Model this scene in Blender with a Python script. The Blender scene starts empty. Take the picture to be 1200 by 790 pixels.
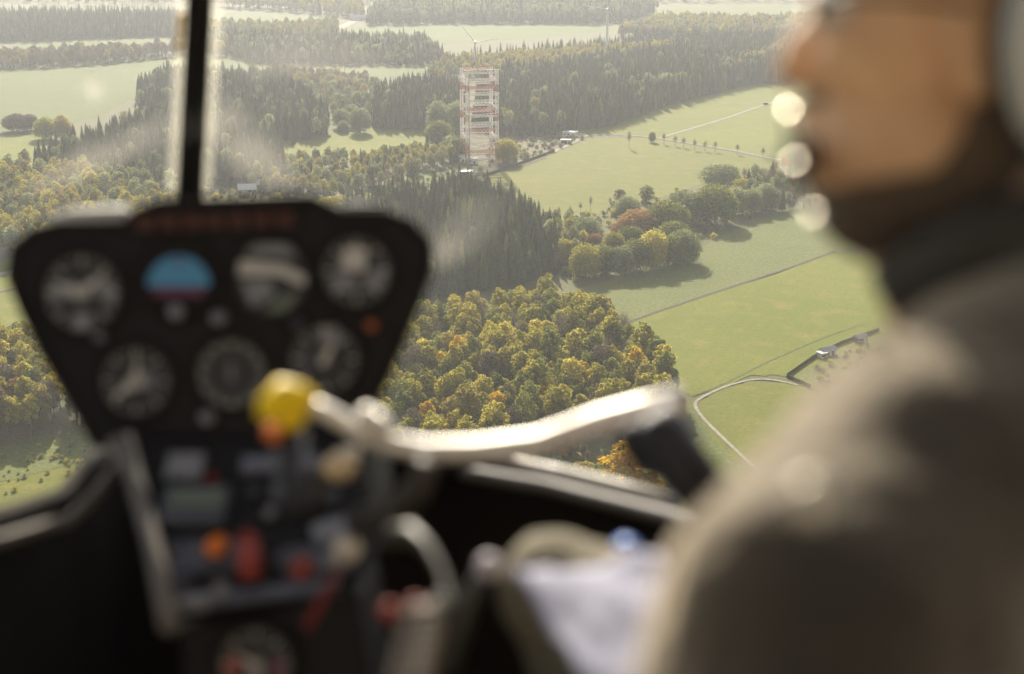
import bpy, math, random
import numpy as np
from mathutils import Vector, Matrix
PI = math.pi; R = math.radians
random.seed(7); rng = np.random.default_rng(7)
S = bpy.context.scene; COL = S.collection

# ------------------------------------------------------------------ camera
CAM_H = 150.0; PITCH = R(16.93); FPX = 1666.7      # photo pixels, 1200 x 790
cd = bpy.data.cameras.new('camera'); cam = bpy.data.objects.new('camera', cd); COL.objects.link(cam)
cam.location = (0, 0, CAM_H); cam.rotation_euler = (PI/2 - PITCH, 0, 0)
cd.lens = 50; cd.sensor_width = 36; cd.clip_start = 0.02; cd.clip_end = 60000
cd.dof.use_dof = True; cd.dof.focus_distance = 650; cd.dof.aperture_fstop = 3.1
S.camera = cam
# ------------------------------------------------------------------ sky and sun
SUN_EL, SUN_AZ = R(27), R(-8)                     # ahead of the camera, a little left
w = bpy.data.worlds.new('World'); S.world = w; w.use_nodes = True
nt = w.node_tree; bg = nt.nodes['Background']
sky = nt.nodes.new('ShaderNodeTexSky'); sky.sky_type = 'NISHITA'; sky.sun_disc = False
sky.sun_elevation = SUN_EL; sky.sun_rotation = SUN_AZ; sky.air_density = 1.2; sky.dust_density = 3
hs_ = nt.nodes.new('ShaderNodeHueSaturation'); hs_.inputs['Saturation'].default_value = .38     # thin high haze whitens the sky
nt.links.new(sky.outputs[0], hs_.inputs['Color']); nt.links.new(hs_.outputs[0], bg.inputs[0]); bg.inputs[1].default_value = 0.085
sl = bpy.data.lights.new('sun', 'SUN'); sl.energy = 5.0; sl.angle = R(0.55); sl.color = (1, 0.91, 0.75)
sun = bpy.data.objects.new('sun', sl); COL.objects.link(sun)
sdir = Vector((math.sin(SUN_AZ)*math.cos(SUN_EL), math.cos(SUN_AZ)*math.cos(SUN_EL), math.sin(SUN_EL)))
sun.rotation_euler = sdir.to_track_quat('Z', 'Y').to_euler(); sun.location = (0, 0, 400)
S.view_settings.view_transform = 'Standard'; S.view_settings.look = 'None'
S.view_settings.exposure = 0.95; S.view_settings.gamma = 1
S.render.engine = 'CYCLES'
cy = S.cycles; cy.use_denoising = True; cy.max_bounces = 6; cy.diffuse_bounces = 3; cy.glossy_bounces = 2
cy.transmission_bounces = 4; cy.volume_bounces = 1; cy.transparent_max_bounces = 12; cy.sample_clamp_indirect = 6
cy.caustics_reflective = False; cy.caustics_refractive = False

# ------------------------------------------------------------------ placing
C0 = np.array((0, 0, CAM_H)); RX = np.array((1., 0, 0))
FW = np.array((0, math.cos(PITCH), -math.sin(PITCH))); UP = np.array((0, math.sin(PITCH), math.cos(PITCH)))
def P(u, v, d): return C0 + FW*d + RX*((u-600)/FPX*d) + UP*((395-v)/FPX*d)
def G(u, v, z=0.0):
    r = FW + RX*((u-600)/FPX) + UP*((395-v)/FPX)
    return C0 + r*((CAM_H-z)/-r[2])
def proj(p):
    q = np.asarray(p, float) - C0; d = q @ FW
    return 600 + FPX*(q @ RX)/d, 395 - FPX*(q @ UP)/d, d
def inpoly(u, v, poly):
    c = False; n = len(poly); j = n-1
    for i in range(n):
        (a, b), (e, f) = poly[i], poly[j]
        if (b > v) != (f > v) and u < (e-a)*(v-b)/(f-b)+a: c = not c
        j = i
    return c

# ------------------------------------------------------------------ materials
def mat(name, col, rough=0.8, metal=0.0, spec=0.3, noise=None, bump=0.0, bscale=40, coat=0.0, sheen=0.0, transl=0.0):
    m = bpy.data.materials.new(name); m.use_nodes = True; t = m.node_tree; b = t.nodes['Principled BSDF']
    b.inputs['Base Color'].default_value = (*col, 1); b.inputs['Roughness'].default_value = rough
    b.inputs['Metallic'].default_value = metal; b.inputs['Specular IOR Level'].default_value = spec
    b.inputs['Coat Weight'].default_value = coat
    if sheen: b.inputs['Sheen Weight'].default_value = sheen
    if noise or bump:
        g = t.nodes.new('ShaderNodeTexCoord'); n = t.nodes.new('ShaderNodeTexNoise')
        n.inputs['Scale'].default_value = bscale; n.inputs['Detail'].default_value = 6
        t.links.new(g.outputs['Object'], n.inputs['Vector'])
        if noise:
            x = t.nodes.new('ShaderNodeMix'); x.data_type = 'RGBA'
            x.inputs[6].default_value = (*col, 1); x.inputs[7].default_value = (*noise, 1)
            mr = t.nodes.new('ShaderNodeMapRange'); mr.inputs[1].default_value = .35; mr.inputs[2].default_value = .65
            t.links.new(n.outputs[0], mr.inputs[0]); t.links.new(mr.outputs[0], x.inputs[0]); t.links.new(x.outputs[2], b.inputs['Base Color'])
        if bump:
            q = t.nodes.new('ShaderNodeBump'); q.inputs['Strength'].default_value = bump; q.inputs['Distance'].default_value = .01
            t.links.new(n.outputs[0], q.inputs['Height']); t.links.new(q.outputs[0], b.inputs['Normal'])
    return m

def leaf_mat(name, a, b_, transl=0.35, third=None):
    """leaf colour: wanders per tree (object random) and per leaf (attribute tint)"""
    m = bpy.data.materials.new(name); m.use_nodes = True; t = m.node_tree; N = t.nodes; L = t.links
    for n in list(N): N.remove(n)
    out = N.new('ShaderNodeOutputMaterial'); oi = N.new('ShaderNodeObjectInfo'); at = N.new('ShaderNodeAttribute'); at.attribute_name = 'tint'
    ad = N.new('ShaderNodeMath'); ad.operation = 'MULTIPLY_ADD'; ad.inputs[1].default_value = .55
    sc = N.new('ShaderNodeMath'); sc.operation = 'MULTIPLY'; sc.inputs[1].default_value = .45
    L.new(at.outputs['Fac'], sc.inputs[0]); L.new(oi.outputs['Random'], ad.inputs[0]); L.new(sc.outputs[0], ad.inputs[2])
    rp = N.new('ShaderNodeValToRGB'); rp.color_ramp.elements[0].color = (*a, 1); rp.color_ramp.elements[1].color = (*b_, 1)
    if third:
        e = rp.color_ramp.elements.new(.5); e.color = (*third, 1)
    L.new(ad.outputs[0], rp.inputs[0])
    d = N.new('ShaderNodeBsdfDiffuse'); tr = N.new('ShaderNodeBsdfTranslucent'); mx = N.new('ShaderNodeMixShader'); mx.inputs[0].default_value = transl
    L.new(rp.outputs[0], d.inputs[0]); L.new(rp.outputs[0], tr.inputs[0]); L.new(d.outputs[0], mx.inputs[1]); L.new(tr.outputs[0], mx.inputs[2])
    L.new(mx.outputs[0], out.inputs[0]); return m

LEAF = {
 'golden':   leaf_mat('leaf_golden', (.50, .31, .02), (.68, .48, .04), .5),
 'yellow-green': leaf_mat('leaf_yellow_green', (.19, .19, .035), (.62, .52, .10), .5),
 'olive green':  leaf_mat('leaf_olive', (.10, .115, .03), (.37, .37, .09), .48),
 'rusty brown':  leaf_mat('leaf_rust', (.28, .16, .055), (.46, .27, .095), .42),
 'ochre':    leaf_mat('leaf_ochre', (.24, .20, .06), (.46, .38, .11), .48),
 'grey-brown': leaf_mat('leaf_bare', (.13, .105, .065), (.26, .215, .14), .25),
 'grey-green': leaf_mat('leaf_grey_green', (.10, .12, .05), (.43, .45, .22), .45),
 'dark green': leaf_mat('needle_dark', (.022, .030, .012), (.17, .185, .07), .4),
 'amber':    leaf_mat('needle_amber', (.36, .20, .05), (.5, .3, .08), .3),
}
BARK = mat('bark', (.09, .07, .055), .95)

def ground_mat(name, cols, s1=.02, s2=.35, stripes=None, rough=.95, fine=.8):
    m = bpy.data.materials.new(name); m.use_nodes = True; t = m.node_tree; N = t.nodes; L = t.links; b = N['Principled BSDF']
    g = N.new('ShaderNodeNewGeometry')
    def noise(s, det=5, dist=0):
        n = N.new('ShaderNodeTexNoise'); n.inputs['Scale'].default_value = s; n.inputs['Detail'].default_value = det
        n.inputs['Distortion'].default_value = dist; L.new(g.outputs['Position'], n.inputs['Vector']); return n.outputs[0]
    def rng_(v, lo, hi):
        r = N.new('ShaderNodeMapRange'); r.inputs[1].default_value = lo; r.inputs[2].default_value = hi; L.new(v, r.inputs[0]); return r.outputs[0]
    def mix(a, b_, f, blend='MIX'):
        x = N.new('ShaderNodeMix'); x.data_type = 'RGBA'; x.blend_type = blend
        for i, q in ((6, a), (7, b_)):
            if isinstance(q, tuple): x.inputs[i].default_value = (*q, 1)
            else: L.new(q, x.inputs[i])
        if isinstance(f, float): x.inputs[0].default_value = f
        else: L.new(f, x.inputs[0])
        return x.outputs[2]
    c = mix(cols[0], cols[1], rng_(noise(s1, 4, .6), .38, .62))
    c = mix(c, cols[2], rng_(noise(s2, 6), .5, .72))
    c = mix(c, tuple(x*.62 for x in cols[1]), rng_(noise(fine, 5), .47, .78))
    if stripes:
        ang, sc_, amt = stripes
        mp = N.new('ShaderNodeMapping'); mp.inputs['Rotation'].default_value = (0, 0, ang); L.new(g.outputs['Position'], mp.inputs[0])
        wv = N.new('ShaderNodeTexWave'); wv.inputs['Scale'].default_value = sc_; wv.inputs['Distortion'].default_value = 1.2; wv.inputs['Detail'].default_value = 3
        wv.inputs['Detail Scale'].default_value = .4
        L.new(mp.outputs[0], wv.inputs['Vector'])
        f = N.new('ShaderNodeMath'); f.operation = 'MULTIPLY'; f.inputs[1].default_value = amt; wm_ = N.new('ShaderNodeMath'); wm_.operation = 'MULTIPLY'; L.new(wv.outputs[1], wm_.inputs[0]); L.new(rng_(noise(.02, 4, 1), .4, .65), wm_.inputs[1]); L.new(wm_.outputs[0], f.inputs[0])
        c = mix(c, tuple(x*.72 for x in cols[0]), f.outputs[0])
    L.new(c, b.inputs['Base Color']); b.inputs['Roughness'].default_value = rough; b.inputs['Specular IOR Level'].default_value = .15
    bp = N.new('ShaderNodeBump'); bp.inputs['Strength'].default_value = .5; bp.inputs['Distance'].default_value = .35
    L.new(noise(.9, 8), bp.inputs['Height']); L.new(bp.outputs[0], b.inputs['Normal'])
    return m
M_EARTH = ground_mat('rough_ground', [(.10, .11, .04), (.135, .115, .055), (.085, .11, .03)], .03, .4)
M_GRASS = ground_mat('pasture', [(.118, .130, .008), (.145, .146, .012), (.180, .154, .028)], .012, .12, (R(70), .05, .3))
M_GRASS2 = ground_mat('pasture_bright', [(.118, .140, .005), (.148, .156, .008), (.182, .160, .020)], .015, .1, (R(25), .06, .26))
M_GRASS3 = ground_mat('pasture_dry', [(.094, .118, .018), (.084, .110, .016), (.112, .116, .030)], .02, .16, (R(60), .06, .25))
M_ROUGHG = ground_mat('rough_grass', [(.122, .138, .030), (.10, .122, .026), (.165, .16, .05)], .03, .5)
M_HEATH = ground_mat('heath', [(.15, .115, .07), (.13, .125, .055), (.20, .16, .10)], .05, .6)
M_TRACK = ground_mat('gravel_track', [(.29, .265, .22), (.25, .225, .18), (.33, .30, .25)], .2, 1.0)
M_DITCH = ground_mat('ditch_soil', [(.085, .07, .05), (.07, .06, .04), (.11, .10, .05)], .2, 1.0)

# ------------------------------------------------------------------ mesh helpers
def mk(name, V, F, mats, mi=None, smooth=False):
    me = bpy.data.meshes.new(name); me.from_pydata([tuple(map(float, v)) for v in V], [], F)
    for m in mats: me.materials.append(m)
    if mi is not None: me.polygons.foreach_set('material_index', np.asarray(mi, np.int32))
    if smooth: me.polygons.foreach_set('use_smooth', [True]*len(me.polygons))
    me.update(); return me
WL = {}
def link(o, parent=None, loc=(0, 0, 0)):
    COL.objects.link(o); loc = np.asarray(loc, float); WL[o.name] = loc
    if parent is not None:
        o.parent = parent; loc = loc - WL[parent.name]
    o.location = loc; return o
def empty(name, loc, label=None, cat=None, group=None):
    o = bpy.data.objects.new(name, None); o.empty_display_size = .3; link(o, None, loc); return tag(o, label, cat, group)
def tag(o, label=None, cat=None, group=None, kind=None):
    for k, v in (('label', label), ('category', cat), ('group', group), ('kind', kind)):
        if v: o[k] = v
    return o
def orth(d):
    d = d/np.linalg.norm(d); a = np.array((0, 0, 1.)) if abs(d[2]) < .9 else np.array((1., 0, 0))
    x = np.cross(a, d); x /= np.linalg.norm(x); return x, np.cross(d, x)
class MB:
    def __init__(s): s.V = []; s.F = []; s.M = []; s.mats = []
    def add(s, V, F, m):
        if m not in s.mats: s.mats.append(m)
        k = len(s.V); s.V += [np.asarray(v, float) for v in V]; s.F += [tuple(i+k for i in f) for f in F]; s.M += [s.mats.index(m)]*len(F); return s
    def box(s, c, size, m, ax=None):
        c = np.asarray(c, float); A = ax if ax is not None else (np.array((1., 0, 0)), np.array((0, 1., 0)), np.array((0, 0, 1.)))
        V = [c + A[0]*size[0]/2*i + A[1]*size[1]/2*j + A[2]*size[2]/2*k for k in (-1, 1) for j in (-1, 1) for i in (-1, 1)]
        return s.add(V, [(0, 2, 3, 1), (4, 5, 7, 6), (0, 1, 5, 4), (2, 6, 7, 3), (0, 4, 6, 2), (1, 3, 7, 5)], m)
    def bar(s, a, b, r, m, n=4):
        return s.tube([a, b], r, m, n)
    def tube(s, pts, r, m, n=12, cap=True):
        pts = [np.asarray(p, float) for p in pts]; k = len(pts)
        rs = r if isinstance(r, (list, tuple)) else [r]*k
        V = []; F = []; x = None
        for i, p in enumerate(pts):
            d = pts[min(i+1, k-1)] - pts[max(i-1, 0)]; d = d/np.linalg.norm(d)
            if x is None: x, y = orth(d)
            else:
                x = x - d*(x @ d); x /= np.linalg.norm(x); y = np.cross(d, x)
            for j in range(n):
                a = 2*PI*j/n; V.append(p + rs[i]*(math.cos(a)*x + math.sin(a)*y))
        for i in range(k-1):
            for j in range(n):
                F.append((i*n+j, i*n+(j+1) % n, (i+1)*n+(j+1) % n, (i+1)*n+j))
        if cap: F += [tuple(range(n))[::-1], tuple(range((k-1)*n, k*n))]
        return s.add(V, F, m)
    def disc(s, c, nrm, prof, m, n=32, up=None):
        """lathe: prof = [(radius, height along nrm)]"""
        c = np.asarray(c, float); nrm = np.asarray(nrm, float); x, y = orth(nrm); V = []; F = []
        for r, h in prof:
            for j in range(n):
                a = 2*PI*j/n; V.append(c + nrm*h + r*(math.cos(a)*x + math.sin(a)*y))
        for i in range(len(prof)-1):
            for j in range(n): F.append((i*n+j, i*n+(j+1) % n, (i+1)*n+(j+1) % n, (i+1)*n+j))
        F += [tuple(range((len(prof)-1)*n, len(prof)*n))]
        return s.add(V, F, m)
    def ball(s, c, r, m, ax=None, n=16, k=10):
        c = np.asarray(c, float); r = (r, r, r) if not hasattr(r, '__len__') else r
        A = ax if ax is not None else (np.array((1., 0, 0)), np.array((0, 1., 0)), np.array((0, 0, 1.)))
        V = []; F = []
        for i in range(k+1):
            th = PI*i/k
            for j in range(n):
                a = 2*PI*j/n
                V.append(c + A[0]*r[0]*math.sin(th)*math.cos(a) + A[1]*r[1]*math.sin(th)*math.sin(a) + A[2]*r[2]*math.cos(th))
        for i in range(k):
            for j in range(n): F.append((i*n+j, (i+1)*n+j, (i+1)*n+(j+1) % n, i*n+(j+1) % n))
        return s.add(V, F, m)
    def build(s, name, parent=None, smooth=False, origin=None, bevel=0, remesh=0, sm=0, angle=None):
        V = np.array(s.V); c = np.asarray(origin, float) if origin is not None else (V.min(0)+V.max(0))/2
        me = mk(name, V-c, s.F, s.mats, s.M, smooth); o = bpy.data.objects.new(name, me); link(o, parent, c)
        if remesh:
            d = o.modifiers.new('r', 'REMESH'); d.mode = 'VOXEL'; d.voxel_size = remesh; d.use_smooth_shade = True
            if sm: d2 = o.modifiers.new('s', 'SMOOTH'); d2.factor = .5; d2.iterations = sm
        if bevel:
            d = o.modifiers.new('b', 'BEVEL'); d.width = bevel; d.segments = 3; d.limit_method = 'ANGLE'
        return o

# ------------------------------------------------------------------ ground, fields, roads
SN = [0]
def sheet(name, poly, z, m, label=None, rag=2.0, sub=6):
    SN[0] += 1; z = z + SN[0]*.0021
    pts = [G(u, v)[:2] for u, v in poly]; out = []
    for i, a in enumerate(pts):
        b = pts[(i+1) % len(pts)]
        for k in range(sub):
            q = a + (b-a)*k/sub
            if k: q = q + rng.normal(0, rag*.4, 2)
            out.append(q)
    out = np.array(out); c = out.mean(0)
    me = mk(name, [(p[0]-c[0], p[1]-c[1], 0) for p in out], [tuple(range(len(out)))], [m])
    if me.polygons[0].normal.z < 0: me.flip_normals()
    o = bpy.data.objects.new(name, me); link(o, None, (c[0], c[1], z)); tag(o, label, None, None, 'structure'); return o
def ribbon(name, line, w, z, m, label=None):
    pts = [G(u, v)[:2] for u, v in line]; P2 = []
    for i in range(len(pts)-1):
        p0, p1, p2, p3 = pts[max(i-1, 0)], pts[i], pts[i+1], pts[min(i+2, len(pts)-1)]
        for k in range(8):
            t = k/8; P2.append(.5*((2*p1)+(-p0+p2)*t+(2*p0-5*p1+4*p2-p3)*t*t+(-p0+3*p1-3*p2+p3)*t**3))
    P2.append(pts[-1]); V = []; F = []
    for i, p in enumerate(P2):
        d = P2[min(i+1, len(P2)-1)]-P2[max(i-1, 0)]; d = d/np.linalg.norm(d); n = np.array((-d[1], d[0]))*w/2*(1+rng.normal(0, .06))
        V += [(*(p+n), 0), (*(p-n), 0)]
    for i in range(len(P2)-1): F.append((2*i, 2*i+1, 2*i+3, 2*i+2))
    c = np.mean(V, 0); me = mk(name, np.array(V)-c, F, [m]); me.update()
    if me.polygons[0].normal.z < 0: me.flip_normals()
    o = bpy.data.objects.new(name, me); link(o, None, (c[0], c[1], z)); tag(o, label, None, None, 'structure'); return o
gm = mk('ground', [(-9000, -1500, 0), (9000, -1500, 0), (9000, 14000, 0), (-9000, 14000, 0)], [(0, 1, 2, 3)], [M_EARTH])
tag(link(bpy.data.objects.new('ground', gm)), None, None, None, 'structure')
Z1, Z2, Z3 = .06, .12, .18
sheet('field', [(-60, 86), (0, 82), (200, 64), (330, 60), (300, 100), (150, 118), (120, 135), (60, 152), (-60, 160)], Z1, M_GRASS3)
sheet('field', [(-60, 160), (60, 158), (52, 180), (40, 195), (-60, 200)], Z1, M_GRASS2)
sheet('field', [(15, 50), (50, 44), (120, 42), (170, 44), (178, 50), (120, 60), (20, 66)], Z1, M_GRASS3)
sheet('field', [(225, 13), (340, 16), (400, 22), (370, 30), (225, 26)], Z1, M_GRASS3)
sheet('field', [(390, 32), (540, 28), (700, 29), (715, 36), (640, 44), (520, 52), (380, 44)], Z1, M_GRASS3)
sheet('field', [(230, 78), (400, 62), (500, 62), (520, 74), (500, 84), (430, 96), (370, 96), (230, 92)], Z1, M_GRASS3)
sheet('field', [(325, 165), (345, 156), (440, 150), (520, 148), (540, 160), (470, 185), (380, 190), (335, 190)], Z1, M_GRASS2)
sheet('field', [(740, 13), (800, 9), (900, 7), (1010, 8), (1010, 22), (900, 28), (780, 26)], Z1, M_GRASS3)
sheet('field', [(-60, 9), (60, 7), (220, 8), (220, 14), (60, 14), (-60, 18)], Z1, M_GRASS3)
sheet('field', [(560, 205), (620, 190), (690, 162), (760, 162), (900, 187), (1000, 200), (990, 207), (910, 203), (830, 214), (760, 236), (700, 252), (640, 262), (600, 240)], Z1, M_GRASS)
sheet('field', [(600, 158), (690, 150), (760, 128), (820, 102), (900, 88), (1040, 88), (1040, 205), (900, 184), (760, 161), (700, 156), (650, 162)], Z2, M_GRASS2)
sheet('field', [(640, 350), (740, 320), (830, 285), (900, 250), (1000, 225), (1040, 280), (975, 297), (727, 382), (690, 372)], Z1, M_ROUGHG)
sheet('field', [(727, 382), (975, 297), (1100, 300), (1150, 360), (1010, 408), (925, 442), (880, 440), (812, 466), (780, 440)], Z2, M_GRASS2)
sheet('field', [(815, 470), (845, 455), (880, 447), (935, 448), (1000, 500), (1000, 600), (860, 540), (825, 500)], Z2, M_GRASS)
sheet('field', [(780, 470), (812, 470), (835, 505), (880, 560), (880, 640), (700, 640), (640, 600)], Z1, M_ROUGHG)
sheet('field', [(-90, 325), (30, 300), (60, 330), (30, 385), (-90, 410)], Z1, M_GRASS2)
sheet('field', [(-90, 555), (0, 540), (110, 512), (200, 520), (200, 640), (-90, 650)], Z1, M_GRASS)
sheet('scrub_ground', [(-90, 540), (0, 525), (120, 500), (200, 505), (120, 535), (0, 565), (-90, 580)], Z2, M_ROUGHG)
sheet('heath', [(560, 206), (575, 170), (600, 155), (660, 150), (690, 160), (640, 182)], Z3, M_HEATH)
sheet('garden', [(925, 445), (990, 408), (1100, 370), (1150, 430), (1000, 480)], Z3, M_ROUGHG)
sheet('clearing', [(380, 236), (450, 215), (540, 190), (560, 210), (520, 225), (420, 250)], Z2, M_ROUGHG)
ribbon('gravel_track', [(655, 166), (690, 159), (720, 158), (760, 161), (800, 167), (850, 175), (905, 186), (1000, 204)], 2.3, .24, M_TRACK)
ribbon('gravel_track', [(774, 162), (800, 154), (850, 139), (900, 122), (930, 116), (1000, 108)], 2.6, .30, M_TRACK)
ribbon('gravel_track', [(640, 182), (660, 173), (680, 163)], 3.4, .24, M_TRACK)
ribbon('gravel_track', [(935, 452), (905, 446), (880, 446), (850, 454), (822, 467), (815, 476), (825, 492), (845, 512), (880, 545), (930, 590)], 1.15, .30, M_TRACK)
ribbon('gravel_track', [(-60, 352), (0, 343), (30, 336)], 3.0, .24, M_DITCH)
ribbon('road', [(-60, 332), (0, 322), (40, 314)], 5.5, .24, M_TRACK)
ribbon('road', [(380, 42), (402, 31), (428, 19), (450, 10)], 13, .24, M_TRACK)
ribbon('ditch', [(726, 382), (770, 366), (850, 339), (920, 316), (978, 295)], 1.7, .24, M_DITCH)
ribbon('forest_track', [(430, 236), (470, 225), (520, 215), (560, 206), (600, 198), (640, 185)], 3.2, .24, M_DITCH)
ribbon('field_path', [(812, 464), (850, 449), (900, 424), (960, 398), (1010, 380)], 1.1, .24, M_ROUGHG)
ribbon('field_path', [(-40, 90), (60, 80), (200, 68)], 3.5, .24, M_HEATH)

# ------------------------------------------------------------------ trees: shared meshes
def tint_attr(me, vals):
    a = me.attributes.new('tint', 'FLOAT', 'FACE'); a.data.foreach_set('value', np.asarray(vals, np.float32))
def cards(cent, nrm, size, r, tri=False):
    """leaf-sized faces: centre, outward direction, size"""
    n = len(cent); d = nrm + r.normal(0, .55, (n, 3)); d /= np.linalg.norm(d, axis=1)[:, None]
    a = r.normal(0, 1, (n, 3)); x = np.cross(d, a); x /= np.linalg.norm(x, axis=1)[:, None]; y = np.cross(d, x)
    s = (size*r.uniform(.6, 1.3, n))[:, None]
    V = np.stack([cent - x*s, cent - y*s*.7, cent + x*s, cent + y*s*.7], 1).reshape(-1, 3)
    return V, [(4*i, 4*i+1, 4*i+2, 4*i+3) for i in range(n)]
def trunk_mesh(name, h, r0, r, limbs=5, spread=2.5, lh=.45):
    b = MB(); b.tube([(0, 0, -.3), (.1, 0, h*.3), (-.1, .1, h*.6), (0, 0, h*.85)], [r0, r0*.8, r0*.5, r0*.15], BARK, 7)
    for i in range(limbs):
        a = r.uniform(0, 2*PI); z = h*r.uniform(lh, .75); q = r.uniform(.5, 1)*spread
        b.tube([(0, 0, z), (math.cos(a)*q*.5, math.sin(a)*q*.5, z+q*.45), (math.cos(a)*q, math.sin(a)*q, z+q)], [r0*.35, r0*.25, r0*.08], BARK, 4)
    return mk(name, b.V, b.F, [BARK], None, True)
def broad_crown(r, H, W, base=.22, clumps=20, per=95, leaf=.34, roundness=.5, open_=0.0):
    """crown of leafy clumps from base*H to H; returns verts, faces, tints"""
    cz = H*(base+1)/2; rz = H*(1-base)/2; Vs = []; Fs = []; T = []; k = 0
    for i in range(clumps):
        g = (i+.5)/clumps; z = 1-2*g*.92; a = i*2.399+r.uniform(-.3, .3); rr = math.sqrt(max(0, 1-z*z))
        rad = r.uniform(.62, .86); c = np.array((math.cos(a)*rr*W/2*rad, math.sin(a)*rr*W/2*rad, cz + z*rz*.8*r.uniform(.85, 1.05)))
        cr = W*r.uniform(.15, .25); n = int(per*r.uniform(.7, 1.3)*(1-open_))
        d = r.normal(0, 1, (n, 3)); d[:, 2] += .35; d /= np.linalg.norm(d, axis=1)[:, None]
        q = c + d*cr*r.uniform(.72, 1.06, n)[:, None]*np.array((1, 1, .85+.3*roundness))
        V, F = cards(q, d, leaf, r); Vs.append(V); Fs += [tuple(x+k for x in f) for f in F]; k += len(V)
        T.append(np.clip(r.uniform(.2, .8) + r.normal(0, .22, n), 0, 1))
    # inner filling so the crown is not hollow
    n = clumps*9; d = r.normal(0, 1, (n, 3)); d /= np.linalg.norm(d, axis=1)[:, None]
    q = np.array((0, 0, cz)) + d*np.array((W*.27, W*.27, rz*.66))*r.uniform(.3, 1, n)[:, None]
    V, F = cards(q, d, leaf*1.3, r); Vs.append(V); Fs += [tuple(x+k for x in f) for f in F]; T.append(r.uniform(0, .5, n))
    return np.concatenate(Vs), Fs, np.concatenate(T)
def twig_crown(r, H, W, base=.25, n=620):
    cz = H*(base+1)/2; Vs = []; Fs = []
    for i in range(n):
        d = r.normal(0, 1, 3); d[2] = abs(d[2])*.9-.15; d /= np.linalg.norm(d); t = r.uniform(.25, .75); l = r.uniform(.5, 1.5)
        c = np.array((0, 0, H*.45)) + d*np.array((W*.5, W*.5, H*.55))*t; e = c + (d+np.array((0, 0, .4)))*l; x, y = orth(d); s = r.uniform(.035, .07); k = len(Vs)
        Vs += [c - x*s, c + x*s, e]; Fs.append((k, k+1, k+2))
        if i % 2 == 0:
            k = len(Vs); s2 = .16; Vs += [e-x*s2, e-y*s2, e+x*s2, e+y*s2]; Fs.append((k, k+1, k+2, k+3))
    return np.array(Vs), Fs, r.uniform(0, 1, len(Fs))
def spruce_crown(r, H, W, rings=17, per=11, slim=1.0):
    Vs = []; Fs = []
    for i in range(rings):
        f = i/(rings-1); z = H*(.13+.85*f); rad = W/2*(1-f)**.7*r.uniform(.85, 1.1)+.12; n = max(5, int(per*(1-f*.55))); a0 = r.uniform(0, 6)
        for j in range(n):
            a = a0 + 2*PI*j/n + r.normal(0, .12); L = rad*r.uniform(.75, 1.12); wdt = L*.30+.12; c, s = math.cos(a), math.sin(a); k = len(Vs)
            dr = L*.45+.1
            Vs += [(0, 0, z+.35), (c*L*.6 - s*wdt, s*L*.6 + c*wdt, z-dr*.35), (c*L, s*L, z-dr), (c*L*.6 + s*wdt, s*L*.6 - c*wdt, z-dr*.35), (c*L*.55, s*L*.55, z-dr*.1+.28)]
            Fs += [(k, k+1, k+4), (k+1, k+2, k+4), (k+4, k+2, k+3), (k, k+4, k+3)]
    k = len(Vs); Vs += [(.12, 0, H*.93), (-.12, .1, H*.93), (0, -.12, H*.93), (0, 0, H*1.03)]; Fs += [(k, k+1, k+3), (k+1, k+2, k+3), (k+2, k, k+3)]
    return np.array(Vs), Fs, np.clip(r.uniform(0, 1, len(Fs)), 0, 1)
CR = {}; TRK = {}
def crown_data(kind, var, colour):
    key = (kind, var, colour)
    if key in CR: return CR[key]
    r = np.random.default_rng(abs(var*131+{'broadleaf_tree': 1, 'spruce_tree': 2, 'bare_tree': 3, 'round_tree': 4, 'upright_tree': 5, 'shrub': 6}[kind]*977))
    if kind == 'broadleaf_tree': V, F, T = broad_crown(r, 14, r.uniform(5.2, 6.8), .25, 16, 84, .38)
    elif kind == 'round_tree': V, F, T = broad_crown(r, 13, 13, -.02, 60, 120, .36, .3)
    elif kind == 'upright_tree': V, F, T = broad_crown(r, 14, 5.2, .12, 18, 80, .30)
    elif kind == 'shrub': V, F, T = broad_crown(r, 3, 4, .0, 8, 34, .28)
    elif kind == 'bare_tree': V, F, T = twig_crown(r, 13, 6.5)
    else: V, F, T = spruce_crown(r, 16, r.uniform(4.8, 6.0))
    me = mk(kind+'_crown', V, F, [LEAF[colour]]); tint_attr(me, T); CR[key] = me
    # a shared mesh per colour: reuse geometry for others
    return me
def crown(kind, var, colour):
    for (k, v, c), m in list(CR.items()):
        if k == kind and v == var:
            if c == colour: return m
            n = m.copy(); n.materials.clear(); n.materials.append(LEAF[colour]); CR[(kind, var, colour)] = n; return n
    return crown_data(kind, var, colour)
def trunkm(kind, var):
    key = (kind, var)
    if key not in TRK:
        r = np.random.default_rng(var+50)
        TRK[key] = {'broadleaf_tree': lambda: trunk_mesh('trunk', 13, .22, r), 'round_tree': lambda: trunk_mesh('trunk', 10, .3, r, 7, 4, .2),
                    'upright_tree': lambda: trunk_mesh('trunk', 13, .2, r, 4, 1.2), 'bare_tree': lambda: trunk_mesh('trunk', 12.5, .2, r, 9, 2.6, .3),
                    'spruce_tree': lambda: trunk_mesh('trunk', 18, .18, r, 0), 'shrub': lambda: trunk_mesh('trunk', 2.5, .08, r, 3, .8, .2)}[kind]()
    return TRK[key]
ADJ = {'broadleaf_tree': 'broadleaf tree', 'spruce_tree': 'spruce', 'bare_tree': 'leafless tree', 'round_tree': 'round-crowned tree', 'upright_tree': 'narrow upright tree', 'shrub': 'low shrub'}
CAT = {'spruce_tree': 'conifer', 'shrub': 'shrub'}
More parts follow.
